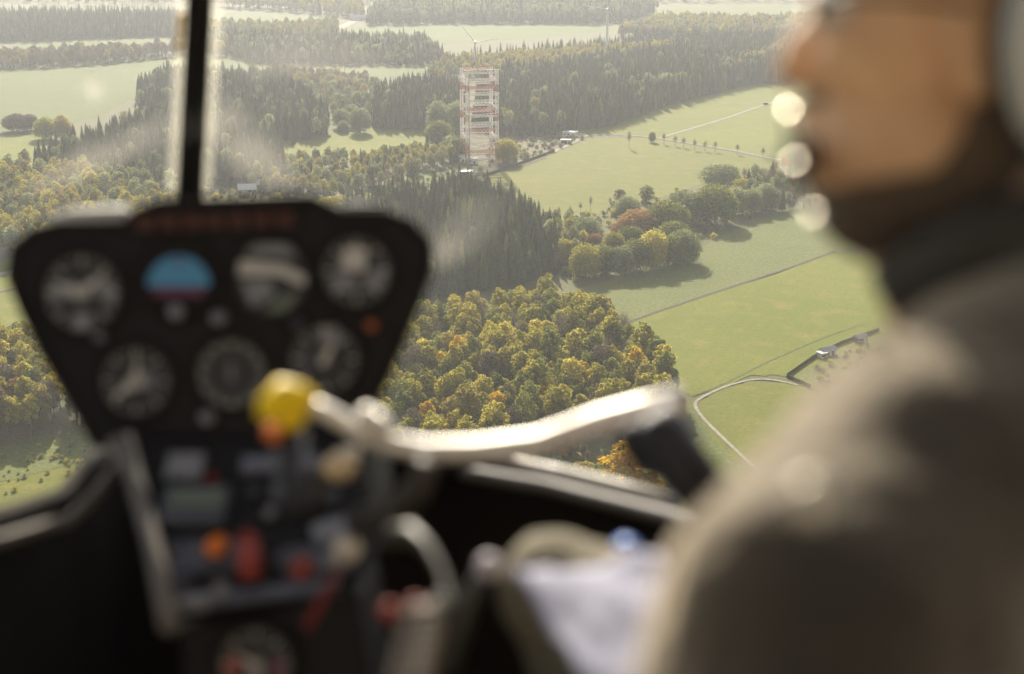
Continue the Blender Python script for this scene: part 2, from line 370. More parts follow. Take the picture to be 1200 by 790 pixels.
def plant_tree(kind, var, colour, x, y, s, rot, label, group=None, sxy=1.0):
    o = empty(kind, (x, y, 0), label, CAT.get(kind, 'tree'), group)
    for n, me in (('trunk', trunkm(kind, var)), ('crown', crown(kind, var, colour))):
        c = bpy.data.objects.new(n, me); COL.objects.link(c); c.parent = o
    o.scale = (s*sxy, s*sxy, s); o.rotation_euler = (0, 0, rot); return o

# cockpit outline in the picture: trees hidden behind it go into the wood's mass
PANEL = [(150, 520), (112, 520), (96, 490), (58, 425), (28, 365), (12, 325), (17, 292), (38, 272), (70, 264), (145, 264), (160, 250), (185, 239), (365, 233), (385, 243), (400, 251), (450, 250), (482, 262), (502, 285), (504, 315), (488, 355), (466, 410), (446, 455), (425, 490), (405, 520)]
def seen(u, v):
    if not (-5 < u < 1205 and -5 < v < 600): return False
    if inpoly(u, v, PANEL): return False
    if u < 110 and v > 600: return False
    if 110 <= u < 430 and v > 235: return False
    if 430 <= u < 800 and v > 505+30*(u < 560): return u > 650 and v < 590
    if u > 905 and v < 300: return False
    if v > 300 and u > 1060-(v-300)*1.1: return False
    return True
MIX_AUT = [('broadleaf_tree', 'yellow-green', 7), ('broadleaf_tree', 'olive green', 3), ('broadleaf_tree', 'ochre', .9), ('broadleaf_tree', 'golden', .3), ('bare_tree', 'grey-brown', 1.1), ('broadleaf_tree', 'grey-brown', .4), ('upright_tree', 'olive green', 1)]
MIX_SP = [('spruce_tree', 'dark green', 10), ('spruce_tree', 'olive green', 1.3), ('broadleaf_tree', 'grey-green', .35), ('bare_tree', 'grey-brown', .3)]
MIX_HAZY = [('broadleaf_tree', 'grey-green', 3), ('broadleaf_tree', 'ochre', 1.5), ('broadleaf_tree', 'yellow-green', 2), ('bare_tree', 'grey-brown', 2), ('spruce_tree', 'dark green', 1)]
MIX_BARE = [('bare_tree', 'grey-brown', 4), ('broadleaf_tree', 'grey-brown', 2), ('broadleaf_tree', 'ochre', .6)]
REG = [  # base outline in the picture, spacing, height scale, mix, where
 ([(420, 400), (500, 392), (560, 384), (640, 375), (692, 382), (722, 402), (748, 425), (775, 452), (790, 478), (782, 500), (735, 510), (680, 512), (620, 520), (560, 560), (420, 570), (380, 500)], 5.9, (.62, 1.25), MIX_AUT, 'in the near autumn wood beside the pasture'),
 ([(-70, 440), (0, 412), (45, 430), (90, 470), (150, 490), (150, 500), (60, 512), (0, 524), (-70, 540)], 6.0, (.85, 1.2), [('broadleaf_tree', 'ochre', 2), ('broadleaf_tree', 'yellow-green', 4), ('broadleaf_tree', 'olive green', 2), ('broadleaf_tree', 'rusty brown', .4), ('broadleaf_tree', 'grey-brown', 1.4)], 'in the wood left of the instrument panel'),
 ([(400, 348), (500, 352), (560, 345), (652, 325), (655, 300), (630, 268), (590, 240), (540, 228), (470, 240), (400, 262)], 5.1, (.65, 1.2), MIX_SP, 'in the dark spruce wood right of the instrument panel'),
 ([(575, 158), (640, 160), (720, 148), (790, 122), (880, 100), (930, 96), (940, 80), (880, 66), (800, 66), (700, 78), (590, 95), (560, 110), (555, 150)], 5.2, (.75, 1.3), MIX_SP, 'in the spruce forest behind the lattice tower'),
 ([(438, 152), (540, 156), (545, 115), (500, 108), (465, 112), (440, 125)], 5, (.8, 1.3), MIX_SP, 'in the spruce block left of the lattice tower'),
 ([(540, 75), (640, 68), (780, 58), (800, 66), (700, 79), (590, 97), (545, 95)], 7.5, (.7, 1.0), [('broadleaf_tree', 'ochre', 3), ('broadleaf_tree', 'yellow-green', 3), ('spruce_tree', 'dark green', .6)], 'in the yellowing strip above the spruce forest'),
 ([(545, 72), (640, 66), (760, 56), (900, 48), (940, 52), (940, 66), (800, 58), (640, 68)], 6.5, (.8, 1.2), MIX_SP, 'in the far spruce belt'),
 ([(30, 205), (90, 178), (170, 145), (160, 112), (200, 92), (260, 95), (330, 100), (385, 140), (385, 162), (330, 170), (335, 215), (240, 222), (200, 240), (130, 215), (60, 212)], 5.8, (.7, 1.25), [('spruce_tree', 'dark green', 6), ('bare_tree', 'grey-brown', 1), ('broadleaf_tree', 'grey-green', .5)], 'in the hazy spruce forest by the windscreen pillar'),
 ([(340, 98), (440, 98), (450, 130), (430, 150), (400, 158), (385, 140)], 9, (.5, .95), [('broadleaf_tree', 'grey-green', 3), ('bare_tree', 'grey-brown', 3), ('round_tree', 'grey-green', .6), ('broadleaf_tree', 'ochre', 1)], 'in the scrubby hollow beyond the small meadow'),
 ([(-60, 216), (30, 212), (100, 216), (150, 222), (210, 246), (240, 262), (150, 300), (-60, 310)], 7.5, (.85, 1.2), [('broadleaf_tree', 'ochre', 1.5), ('broadleaf_tree', 'yellow-green', 3), ('broadleaf_tree', 'grey-green', 4), ('bare_tree', 'grey-brown', 1.6)], 'in the hazy mixed wood above the panel'),
 ([(292, 226), (300, 212), (340, 195), (420, 192), (490, 180), (540, 172), (548, 190), (500, 205), (450, 222), (400, 236), (340, 232)], 6.6, (.55, .85), [('broadleaf_tree', 'ochre', 1.5), ('broadleaf_tree', 'grey-green', 4), ('broadleaf_tree', 'yellow-green', 1.6), ('bare_tree', 'grey-brown', 1.2), ('spruce_tree', 'dark green', 1.6)], 'in the copse left of the lattice tower'),
 ([(-40, 50), (60, 48), (150, 44), (235, 42), (235, 28), (100, 26), (-40, 27)], 7, (1.1, 1.6), [('spruce_tree', 'dark green', 5), ('bare_tree', 'grey-brown', 2)], 'in the far forest top left'),
 ([(-40, 84), (60, 80), (150, 73), (225, 66), (225, 60), (100, 66), (-40, 74)], 6.5, (.8, 1.15), MIX_BARE, 'in the bare tree belt beyond the left field'),
 ([(235, 60), (300, 76), (500, 78), (520, 70), (500, 52), (380, 50), (235, 45)], 7, (.85, 1.2), [('spruce_tree', 'dark green', 3), ('bare_tree', 'grey-brown', 3), ('broadleaf_tree', 'grey-green', 1)], 'in the far plantation right of the pillar'),
 ([(250, 100), (330, 88), (380, 96), (440, 98), (420, 108), (330, 112)], 8, (.7, 1.0), MIX_BARE, 'in the bare wood beyond the spruce forest'),
 ([(510, 78), (545, 72), (548, 84), (530, 96), (500, 92)], 8, (.7, 1.0), MIX_HAZY, 'in the copse behind the lattice tower'),
 ([(225, 32), (330, 36), (390, 32), (400, 40), (380, 50), (235, 45)], 9, (.8, 1.2), MIX_HAZY, 'in the far hazy hedges'),
 ([(430, 30), (560, 28), (700, 29), (740, 26), (770, 14), (700, 6), (560, 4), (450, 6)], 9, (1.1, 1.6), [('spruce_tree', 'dark green', 3), ('broadleaf_tree', 'grey-green', 2), ('bare_tree', 'grey-brown', 2)], 'on the hazy horizon slope'),
 ([(-40, 6), (220, 6), (420, 10), (430, 24), (340, 15), (220, 7)], 12, (1.0, 1.5), MIX_HAZY, 'on the hazy horizon slope'),
 ([(-200, 4), (400, 4), (440, 8), (560, 3), (1200, 4), (1200, -30), (600, -40), (-200, -30)], 22, (1.2, 1.7), MIX_HAZY, 'on the hazy horizon slope'),
 ([(720, 46), (780, 28), (900, 30), (1000, 26), (1000, 50), (900, 48)], 7.5, (.9, 1.3), MIX_HAZY, 'in the woods top right'),
 ([(850, 94), (900, 92), (1010, 86), (1010, 50), (930, 50), (900, 75), (860, 80)], 7, (.9, 1.3), [('spruce_tree', 'dark green', 2), ('broadleaf_tree', 'ochre', 2), ('broadleaf_tree', 'grey-green', 2), ('bare_tree', 'grey-brown', 1)], 'at the forest end beside the pilot'),
 ([(625, 272), (655, 262), (690, 270), (680, 310), (668, 330), (655, 325), (650, 290)], 6.5, (.45, .85), [('broadleaf_tree', 'yellow-green', 3), ('broadleaf_tree', 'grey-green', 2), ('bare_tree', 'grey-brown', 1)], 'between the spruce wood and the hedge'),
 ([(870, 215), (905, 205), (1000, 205), (1010, 235), (905, 250), (880, 245)], 6, (.5, .9), [('broadleaf_tree', 'grey-green', 2), ('bare_tree', 'grey-brown', 3), ('broadleaf_tree', 'rusty brown', .4), ('spruce_tree', 'dark green', 1)], 'at the brown thicket by the pilot'),
]
placements = []
for poly, sp, hs, mixl, where in REG:
    gp = [G(u, max(v, -95)) for u, v in poly]; xs = [p[0] for p in gp]; ys = [p[1] for p in gp]
    wts = np.array([m[2] for m in mixl]); wts = wts/wts.sum()
    gpoly = [(p[0], p[1]) for p in gp]
    q_ = lambda a, lo, hi, words: words[min(2, max(0, int((a-lo)/(hi-lo+1e-6)*3)))]
    def place_in(x_, y_): return q_(y_, min(ys), max(ys), ('front', 'middle', 'back')) + ' ' + q_(x_/y_, min(p[0]/p[1] for p in gp), max(p[0]/p[1] for p in gp), ('left', 'centre', 'right'))
    y = min(ys); row = 0
    while y < max(ys):
        x = min(xs) + (row % 2)*sp/2
        while x < max(xs):
            px, py = x+rng.normal(0, sp*.24), y+rng.normal(0, sp*.24)
            if inpoly(px, py, gpoly):
                k, c, _ = mixl[rng.choice(len(mixl), p=wts)]; s = rng.uniform(*hs)*rng.uniform(.9, 1.08)
                placements.append((k, int(rng.integers(0, 5)), c, px, py, s, rng.uniform(0, 6.28), where, place_in(px, py)))
            x += sp
        y += sp*.87; row += 1
byk = {}
for pl in placements: byk.setdefault(pl[0], []).append(pl)
COLW = {'yellow-green': 'yellow-green', 'olive green': 'olive green', 'ochre': 'ochre', 'golden': 'golden', 'grey-brown': 'grey-brown', 'grey-green': 'grey-green', 'dark green': 'dark green', 'rusty brown': 'rusty brown'}
rest = {}
for k, L in byk.items():
    def key(pl):
        u, v, d = proj((pl[3], pl[4], 10*pl[5])); return (0 if seen(u, v) else 1, d)
    L.sort(key=key); lim = {'spruce_tree': 285, 'broadleaf_tree': 275, 'bare_tree': 120}.get(k, 60); n = 0
    for pl in L:
        if key(pl)[0] == 0 and n < lim:
            n += 1; _, var, c, x, y, s, rot, where, plc = pl
            size = 'tall' if s > 1.03 else ('slender' if s < .9 else 'mid-sized')
            plant_tree(k, var, c, x, y, s, rot, f"{size} {COLW[c]} {ADJ[k]}, {plc}, {where}", 'trees '+where)
        else: rest.setdefault(k, []).append(pl)

def scatter(name, items, sources, label, cat):
    """one object: points carrying scale, turn and variant; geometry nodes set a tree on each"""
    me = bpy.data.meshes.new(name); me.from_pydata([(i[0], i[1], 0) for i in items], [], [])
    for an, ty, idx in (('s', 'FLOAT', 2), ('rot', 'FLOAT', 3), ('kv', 'INT', 4)):
        a = me.attributes.new(an, ty, 'POINT'); a.data.foreach_set('value', [i[idx] for i in items])
    o = bpy.data.objects.new(name, me); link(o); tag(o, label, cat, None, 'stuff')
    g = bpy.data.node_groups.new(name, 'GeometryNodeTree'); g.interface.new_socket('Geometry', in_out='INPUT', socket_type='NodeSocketGeometry'); g.interface.new_socket('Geometry', in_out='OUTPUT', socket_type='NodeSocketGeometry')
    N = g.nodes; L = g.links; gi = N.new('NodeGroupInput'); go = N.new('NodeGroupOutput'); jn = N.new('GeometryNodeJoinGeometry')
    def attr(n, t):
        x = N.new('GeometryNodeInputNamedAttribute'); x.data_type = t; x.inputs[0].default_value = n; return x.outputs[0]
    s_, r_, k_ = attr('s', 'FLOAT'), attr('rot', 'FLOAT'), attr('kv', 'INT'); cx = N.new('ShaderNodeCombineXYZ'); L.new(r_, cx.inputs[2])
    for i, src in enumerate(sources):
        oi = N.new('GeometryNodeObjectInfo'); oi.inputs[0].default_value = src; oi.inputs[1].default_value = True
        ip = N.new('GeometryNodeInstanceOnPoints'); cmp = N.new('FunctionNodeCompare'); cmp.data_type = 'INT'; cmp.operation = 'EQUAL'
        L.new(k_, cmp.inputs[2]); cmp.inputs[3].default_value = i
        L.new(gi.outputs[0], ip.inputs['Points']); L.new(cmp.outputs[0], ip.inputs['Selection']); L.new(oi.outputs['Geometry'], ip.inputs['Instance'])
        L.new(cx.outputs[0], ip.inputs['Rotation']); L.new(s_, ip.inputs['Scale']); L.new(ip.outputs[0], jn.inputs[0])
    L.new(jn.outputs[0], go.inputs[0]); m = o.modifiers.new('scatter', 'NODES'); m.node_group = g; return o
def whole(kind, var, colour):
    a, b = trunkm(kind, var), crown(kind, var, colour); V = [v.co[:] for v in a.vertices]; k = len(V)
    F = [tuple(p.vertices) for p in a.polygons]; na = len(F); V += [v.co[:] for v in b.vertices]; F += [tuple(i+k for i in p.vertices) for p in b.polygons]
    me = mk(kind, V, F, [BARK, LEAF[colour]], [0]*na+[1]*(len(F)-na)); t = np.zeros(len(F), np.float32); tb = np.zeros(len(F)-na, np.float32); b.attributes['tint'].data.foreach_get('value', tb); t[na:] = tb
    tint_attr(me, t); return bpy.data.objects.new(kind+'_pattern', me)
for k, L in rest.items():
    keys = sorted({(p[1] % 3, p[2]) for p in L}); src = [whole(k, v, c) for v, c in keys]
    scatter({'spruce_tree': 'spruce_forest', 'broadleaf_tree': 'broadleaf_woods', 'bare_tree': 'bare_woods', 'round_tree': 'scrub_woods', 'upright_tree': 'narrow_woods'}[k],
            [(p[3], p[4], p[5], p[6], keys.index((p[1] % 3, p[2]))) for p in L], src,
            {'spruce_tree': 'dense dark spruce forest spreading into the haze', 'broadleaf_tree': 'hazy yellowing broadleaf woods spreading to the horizon',
             'bare_tree': 'grey-brown leafless woods scattered between the fields', 'round_tree': 'round grey-green trees in the scrubby hollow', 'upright_tree': 'narrow olive trees standing between the broad crowns of the near wood'}[k], 'woodland')

# single trees one can point to: kind, colour, centre u, base v, width px, height px, label
def single(kind, colour, u, v, wpx, hpx, label, group=None, var=None):
    g = G(u, v); d = proj(g)[2]; H = hpx*d/FPX; Wd = wpx*d/FPX
    H0, W0 = {'round_tree': (13, 12.4), 'upright_tree': (14, 4.6), 'broadleaf_tree': (14, 7), 'bare_tree': (13, 6.5), 'spruce_tree': (16.4, 5.8), 'shrub': (3, 4)}[kind]
    return plant_tree(kind, int(rng.integers(0, 4)) if var is None else var, colour, g[0], g[1], H/H0, rng.uniform(0, 6), label, group, (Wd/W0)/(H/H0))
HG = 'trees of the hedge across the middle of the fields'
for a in [
 ('round_tree', 'grey-green', 843, 220, 42, 31, 'large pale grey-green dome tree at the upper end of the hedge'),
 ('upright_tree', 'olive green', 758, 238, 15, 24, 'small dark upright tree standing behind the orange tree'),
 ('round_tree', 'grey-green', 735, 254, 28, 26, 'pale round tree behind and left of the orange tree'),
 ('upright_tree', 'grey-brown', 727, 240, 13, 22, 'thin brown tree behind the pale round tree of the hedge'),
 ('round_tree', 'rusty brown', 748, 276, 40, 34, 'large orange-brown autumn tree in the middle of the hedge'),
 ('round_tree', 'rusty brown', 729, 278, 24, 20, 'smaller orange tree leaning against the large orange tree'),
 ('round_tree', 'olive green', 782, 275, 46, 44, 'big olive tree right of the large orange tree'),
 ('round_tree', 'grey-green', 803, 262, 42, 42, 'big grey-green tree with a sunlit ridge behind the olive tree'),
 ('round_tree', 'olive green', 838, 262, 46, 50, 'tallest dark olive tree in the hedge below the pale dome tree'),
 ('round_tree', 'grey-green', 862, 252, 27, 36, 'mid-sized green tree right of the tallest hedge tree'),
 ('round_tree', 'grey-green', 880, 250, 26, 32, 'round tree second from the right end of the hedge'),
 ('round_tree', 'yellow-green', 872, 228, 27, 20, 'low yellow-green tree behind the right end of the hedge'),
 ('round_tree', 'grey-green', 897, 246, 24, 34, 'last round tree at the right end of the hedge'),
 ('round_tree', 'grey-green', 685, 280, 32, 29, 'lone round pale tree at the left start of the hedge'),
 ('round_tree', 'rusty brown', 697, 288, 15, 16, 'small orange bush-like tree beside the lone round tree'),
 ('round_tree', 'olive green', 738, 290, 32, 27, 'dark low tree in front of the large orange tree'),
 ('round_tree', 'yellow-green', 719, 296, 24, 26, 'yellow-green tree in the left part of the front row'),
 ('round_tree', 'yellow-green', 686, 325, 34, 42, 'leftmost broad yellow-green tree of the front hedge row'),
 ('round_tree', 'olive green', 707, 322, 28, 38, 'second tree from the left in the front hedge row'),
 ('round_tree', 'grey-green', 728, 322, 30, 38, 'third tree from the left in the front hedge row'),
 ('round_tree', 'olive green', 746, 318, 32, 42, 'fourth tree from the left in the front hedge row'),
 ('round_tree', 'yellow-green', 765, 314, 32, 48, 'tall yellow-green tree in the middle of the front hedge row'),
 ('round_tree', 'olive green', 783, 311, 32, 40, 'second tree from the right in the front hedge row'),
 ('round_tree', 'grey-green', 800, 307, 36, 43, 'rightmost rounded tree of the front hedge row'),
 ('round_tree', 'yellow-green', 662, 312, 24, 36, 'yellowish tree between spruce wood and front hedge row'),
 ('round_tree', 'olive green', 788, 292, 34, 36, 'dark tree filling the gap behind the front hedge row'),
 ('round_tree', 'ochre', 820, 246, 24, 22, 'low ochre tree between the two ridged hedge trees'),
]: single(a[0], a[1], a[2], a[3], a[4]*1.05, a[5]*.88, a[6], HG)
for a in [
 ('round_tree', 'grey-green', 513, 158, 24, 38, 'round pale tree left of the lattice tower, standing highest'),
 ('round_tree', 'grey-green', 534, 158, 22, 37, 'round pale tree directly left of the lattice tower'),
 ('round_tree', 'olive green', 515, 172, 30, 30, 'broad olive tree below the two round pale trees'),
 ('round_tree', 'grey-green', 535, 188, 20, 26, 'small pale tree at the left foot of the lattice tower'),
 ('round_tree', 'yellow-green', 594, 191, 26, 27, 'yellow-green round tree at the right foot of the lattice tower'),
 ('upright_tree', 'yellow-green', 592, 152, 15, 28, 'pointed yellow-green tree right of the lattice tower'),
 ('upright_tree', 'ochre', 627, 146, 12, 35, 'slim yellowish tree standing out of the spruce forest edge'),
 ('round_tree', 'olive green', 745, 118, 20, 22, 'first bushy tree at the tip of the spruce forest'),
 ('round_tree', 'grey-green', 762, 115, 22, 26, 'second bushy tree at the tip of the spruce forest'),
 ('round_tree', 'grey-green', 780, 112, 24, 25, 'third bushy tree at the tip of the spruce forest'),
 ('round_tree', 'olive green', 798, 108, 22, 22, 'outermost bushy tree at the tip of the spruce forest'),
 ('round_tree', 'ochre', 738, 112, 14, 18, 'small ochre tree tucked at the spruce forest tip'),
 ('spruce_tree', 'amber', 337, 142, 14, 26, 'single golden larch glowing in front of the hazy spruce forest'),
 ('round_tree', 'grey-brown', 20, 154, 30, 20, 'dark round bush on the left field edge'),
 ('round_tree', 'grey-brown', 36, 153, 20, 18, 'right half of the dark bush pair on the left field'),
 ('round_tree', 'olive green', 54, 163, 26, 24, 'dark olive tree left of the ochre tree by the left field'),
 ('round_tree', 'ochre', 74, 164, 20, 28, 'ochre round tree at the corner of the left field'),
 ('round_tree', 'grey-green', 400, 150, 18, 22, 'pale round tree at the rim of the small meadow'),
 ('round_tree', 'grey-green', 422, 156, 24, 28, 'larger pale tree standing on the small meadow edge'),
 ('round_tree', 'yellow-green', 430, 255, 44, 26, 'yellow-green trees row end just above the panel corner'),
 ('round_tree', 'yellow-green', 395, 252, 44, 22, 'yellow-green tree just above the panel top edge'),
 ('spruce_tree', 'dark green', 472, 221, 8, 25, 'lone slim spruce beside the forest track'),
 ('spruce_tree', 'dark green', 485, 206, 9, 18, 'lone short spruce on the clearing'),
 ('round_tree', 'rusty brown', 866, 92, 14, 22, 'rusty round tree at the end of the forest near the pilot'),
 ('upright_tree', 'ochre', 823, 82, 9, 20, 'narrow orange tree among dark trees near the pilot'),
 ('round_tree', 'grey-green', 868, 108-14, 22, 16, 'low pale tree at the upper edge of the right field'),
 ('bare_tree', 'grey-brown', 404, 84, 10, 22, 'solitary bare tree in the pale far field'),
 ('round_tree', 'ochre', 258, 66, 14, 18, 'pale ochre tree just right of the pillar'),
 ('broadleaf_tree', 'golden', 735, 592, 66, 76, 'brilliant golden tree glowing under the white control bar'),
 ('broadleaf_tree', 'golden', 762, 600, 40, 48, 'smaller golden tree to the right of the brilliant one'),
 ('broadleaf_tree', 'ochre', 683, 580, 34, 42, 'sparse ochre tree left of the brilliant golden tree'),
 ('broadleaf_tree', 'golden', 511, 535, 30, 50, 'golden tree peeping above the white control bar'),
 ('bare_tree', 'grey-brown', 650, 580, 40, 46, 'leafless tree by the shaded lower edge of the near wood'),
 ('bare_tree', 'grey-brown', 790, 590, 34, 44, 'leafless reddish tree beside the black grip'),
 ('round_tree', 'grey-green', 789, 458, 13, 22, 'pale round tree at the pasture corner of the near wood'),
]: single(*a)
ROW = [(737, 175, 24), (764, 168, 12), (778, 170, 15), (791, 172, 14), (801, 174, 14), (814, 177, 15), (826, 178, 14), (838, 179, 14), (864, 182, 14), (894, 186, 14)]
RN = ['tallest bare tree at the left start of the roadside row', 'leafy little tree, second in the roadside row', 'bare sapling at the track fork', 'fourth sapling of the roadside row', 'fifth sapling of the roadside row', 'sixth sapling of the roadside row', 'seventh sapling of the roadside row', 'eighth sapling of the roadside row', 'ninth sapling, set apart in the roadside row', 'last sapling of the roadside row beside the pilot']
for i, ((u, v, h), lb) in enumerate(zip(ROW, RN)):
    k = 'round_tree' if i == 1 else 'bare_tree'
    single(k, 'olive green' if i == 1 else 'grey-brown', u, v-1, 7 if i != 1 else 8, h, lb, 'young trees along the gravel track')
for i, (u, v, h) in enumerate([(645, 258, 14), (655, 256, 16), (668, 254, 14), (680, 250, 15), (692, 247, 20), (715, 243, 14)]):
    single('bare_tree', 'grey-brown', u, v, 6, h, ['thin bare sapling on the lower edge of the middle pasture', 'thin bare tree left of the lone round tree'][i > 3], 'saplings along the lower edge of the middle pasture')

# undergrowth: uncountable low scrub
sh = []
for poly, n, cset, s0 in [
   ([(560, 206), (575, 170), (600, 155), (660, 150), (690, 160), (640, 182)], 170, (0, 1), (.35, 1.0)),
   ([(650, 262), (720, 240), (800, 222), (900, 205), (915, 240), (800, 300), (690, 330), (660, 330)], 220, (0, 1, 2), (.5, 1.2)),
   ([(-60, 560), (0, 530), (120, 500), (200, 505), (120, 545), (0, 585), (-60, 600)], 90, (1, 2), (.2, .5)),
   ([(600, 520), (800, 500), (830, 560), (800, 620), (600, 620)], 150, (0, 1, 3), (.3, .9)),
   ([(380, 236), (450, 215), (540, 190), (560, 210), (520, 225), (420, 250)], 120, (0, 1), (.3, 1.0)),
   ([(660, 380), (700, 378), (790, 470), (800, 505), (780, 505), (740, 425)], 70, (0, 2), (.3, .8)),
   ([(930, 446), (990, 412), (1060, 400), (1000, 470)], 60, (0, 1, 2), (.25, .8)),
   ([(235, 215), (330, 205), (340, 232), (240, 240)], 50, (1, 2), (.5, 1.2))]:
    k = 0
    us = [p[0] for p in poly]; vs = [p[1] for p in poly]
    while k < n:
        u, v = rng.uniform(min(us), max(us)), rng.uniform(min(vs), max(vs))
        if inpoly(u, v, poly):
            g = G(u, v); sh.append((g[0], g[1], rng.uniform(*s0), rng.uniform(0, 6), int(rng.choice(cset)))); k += 1
scatter('undergrowth', sh, [whole('shrub', 0, 'grey-brown'), whole('shrub', 1, 'grey-green'), whole('shrub', 2, 'yellow-green'), whole('shrub', 3, 'rusty brown')], 'low brown and green scrub between woods and fields', 'undergrowth')

# ------------------------------------------------------------------ lattice tower, turbines, huts
M_WHITEP = mat('tower_white', (.93, .90, .87), .6, noise=(.86, .78, .74), bscale=.5)
M_REDP = mat('tower_red', (.50, .22, .16), .6, noise=(.62, .36, .3), bscale=.6)
M_STEEL = mat('tower_steel', (.42, .36, .34), .6, .3)
M_TURB = mat('turbine_white', (.62, .62, .60), .5); M_GRATE = mat('platform_grating', (.16, .13, .12), .8)
M_WALLW = mat('painted_wall', (.72, .70, .66), .8, noise=(.6, .58, .55), bscale=2)
M_WALLD = mat('dark_boards', (.075, .06, .05), .85)
M_ROOFG = mat('grey_roof', (.40, .39, .38), .7, noise=(.32, .31, .3), bscale=1.5)
M_ROOFW = mat('pale_roof', (.50, .49, .46), .7)
M_GLASSD = mat('dark_glass', (.02, .025, .03), .1, spec=.6)
tb = G(562, 189); td = proj(tb)[2]; px = td/FPX
TW = 35*px; TH = 107*px
lt = empty('lattice_tower', (tb[0], tb[1], 0), 'tall square red and white lattice tower on the edge of the pasture', 'tower')
def put(me, name, parent, loc, rz=0):
    c = bpy.data.objects.new(name, me); COL.objects.link(c); c.parent = parent; c.location = loc; c.rotation_euler = (0, 0, rz); return c
LV = 13; dz = TH/LV
mb = MB(); a = 1.1
ch = [(a*math.cos(t), a*math.sin(t)) for t in (PI/4, 3*PI/4, 5*PI/4, 7*PI/4)]
for i in range(LV):
    m = M_REDP if i in (0, 1, 2, 6, 10) else M_WHITEP
    for j, (x, y) in enumerate(ch):
        x2, y2 = ch[(j+1) % 4]; z0 = i*dz
        mb.bar((x, y, z0), (x, y, z0+dz+.02), .20, m); mb.bar((x, y, z0), (x2, y2, z0+dz/2), .11, m); mb.bar((x2, y2, z0+dz/2), (x, y, z0+dz), .11, m); mb.bar((x, y, z0+dz/2), (x2, y2, z0+dz/2), .11, m)
mast = mk('mast', mb.V, mb.F, mb.mats, mb.M)
def truss(m, m2, dip, ext=0):
    b = MB(); h = dz*.34; n = 8
    if ext: b.bar((-TW/2-ext, 0, h*.5), (TW/2+ext*.6, 0, h*.5), .25, m)
    b.bar((-TW/2, 0, 0), (TW/2, 0, 0), .2, m); b.bar((-TW/2, 0, h), (TW/2, 0, h+dip), .2, m)
    for i in range(n):
        x0 = -TW/2+TW*i/n; x1 = x0+TW/n/2; x2 = x0+TW/n
        b.bar((x0, 0, 0), (x1, 0, h), .11, m2); b.bar((x1, 0, h), (x2, 0, 0), .11, m2)
    b.bar((-TW/2, .7, h*.5), (TW/2, .7, h*.5), .13, m2)
    return mk('truss', b.V, b.F, b.mats, b.M)
trs = [truss(M_WHITEP, M_WHITEP, 0), truss(M_REDP, M_WHITEP, 0, 1.6), truss(M_WHITEP, M_WHITEP, .5, 2.2)]
rot0 = R(12); q = TW/2
for i, (x, y) in enumerate([(-q, -q), (q, -q), (q, q), (-q, q)]):
    put(mast, 'mast', lt, (x, y, 0), i*PI/2)
bmesh_brace = MB()
for s_ in (-1, 1): bmesh_brace.bar((-TW/2*s_, 0, 0), (TW/2*s_, 0, dz), .09, M_STEEL)
brace = mk('brace', bmesh_brace.V, bmesh_brace.F, bmesh_brace.mats)
for l in range(1, LV+1):
    for k, (x, y, r_) in enumerate([(0, -q, 0), (q, 0, PI/2), (0, q, PI), (-q, 0, -PI/2)]):
        if k in (1, 3) and l % 4: continue
        if k == 2 and l % 3 == 0: continue
        put(trs[(l*2+k) % 3], 'truss', lt, (x, y, l*dz-dz*.4+random.uniform(-.4, .4)), r_)
        if k in (0, 2) and l % 3 == 0: put(brace, 'brace', lt, (x, y, (l-1)*dz), r_)
b = MB()
for i in range(2): b.bar((-2+1.2*i, 0, TH), (-2+1.2*i, 0, TH+25*px), .16, M_STEEL)
for i in range(10): b.bar((-2, 0, TH+i*2.2*px), (-.8, 0, TH+(i+1)*2.2*px), .1, M_STEEL)
me = mk('top_mast', b.V, b.F, b.mats); put(me, 'top_mast', lt, (0, 0, 0))
b = MB(); b.disc((0, 0, 0), (0, -1, 0), [(1.7, 0), (1.5, .5), (.8, .2)], M_WALLW, 16); dish = mk('dish_antenna', b.V, b.F, b.mats, None, True)
put(dish, 'dish_antenna', lt, (TW*.27, -q-1.4, TH*.62)); put(dish, 'dish_antenna', lt, (TW*.22, -q-1.4, TH*.43))
b = MB(); b.tube([(-q+1, -q-1.6, 0), (-q+1, -q-1.6, TH*.97)], .22, M_STEEL, 5); put(mk('ladder_duct', b.V, b.F, b.mats), 'ladder_duct', lt, (0, 0, 0))
b = MB()
for i in range(5): b.box((-q+i*q/2, -q+1.2*(i % 2), TH+.2), (q/2.2, 2, .25), M_GRATE)
put(mk('platform', b.V, b.F, b.mats), 'platform', lt, (0, 0, 0))
lt.rotation_euler = (0, 0, rot0)

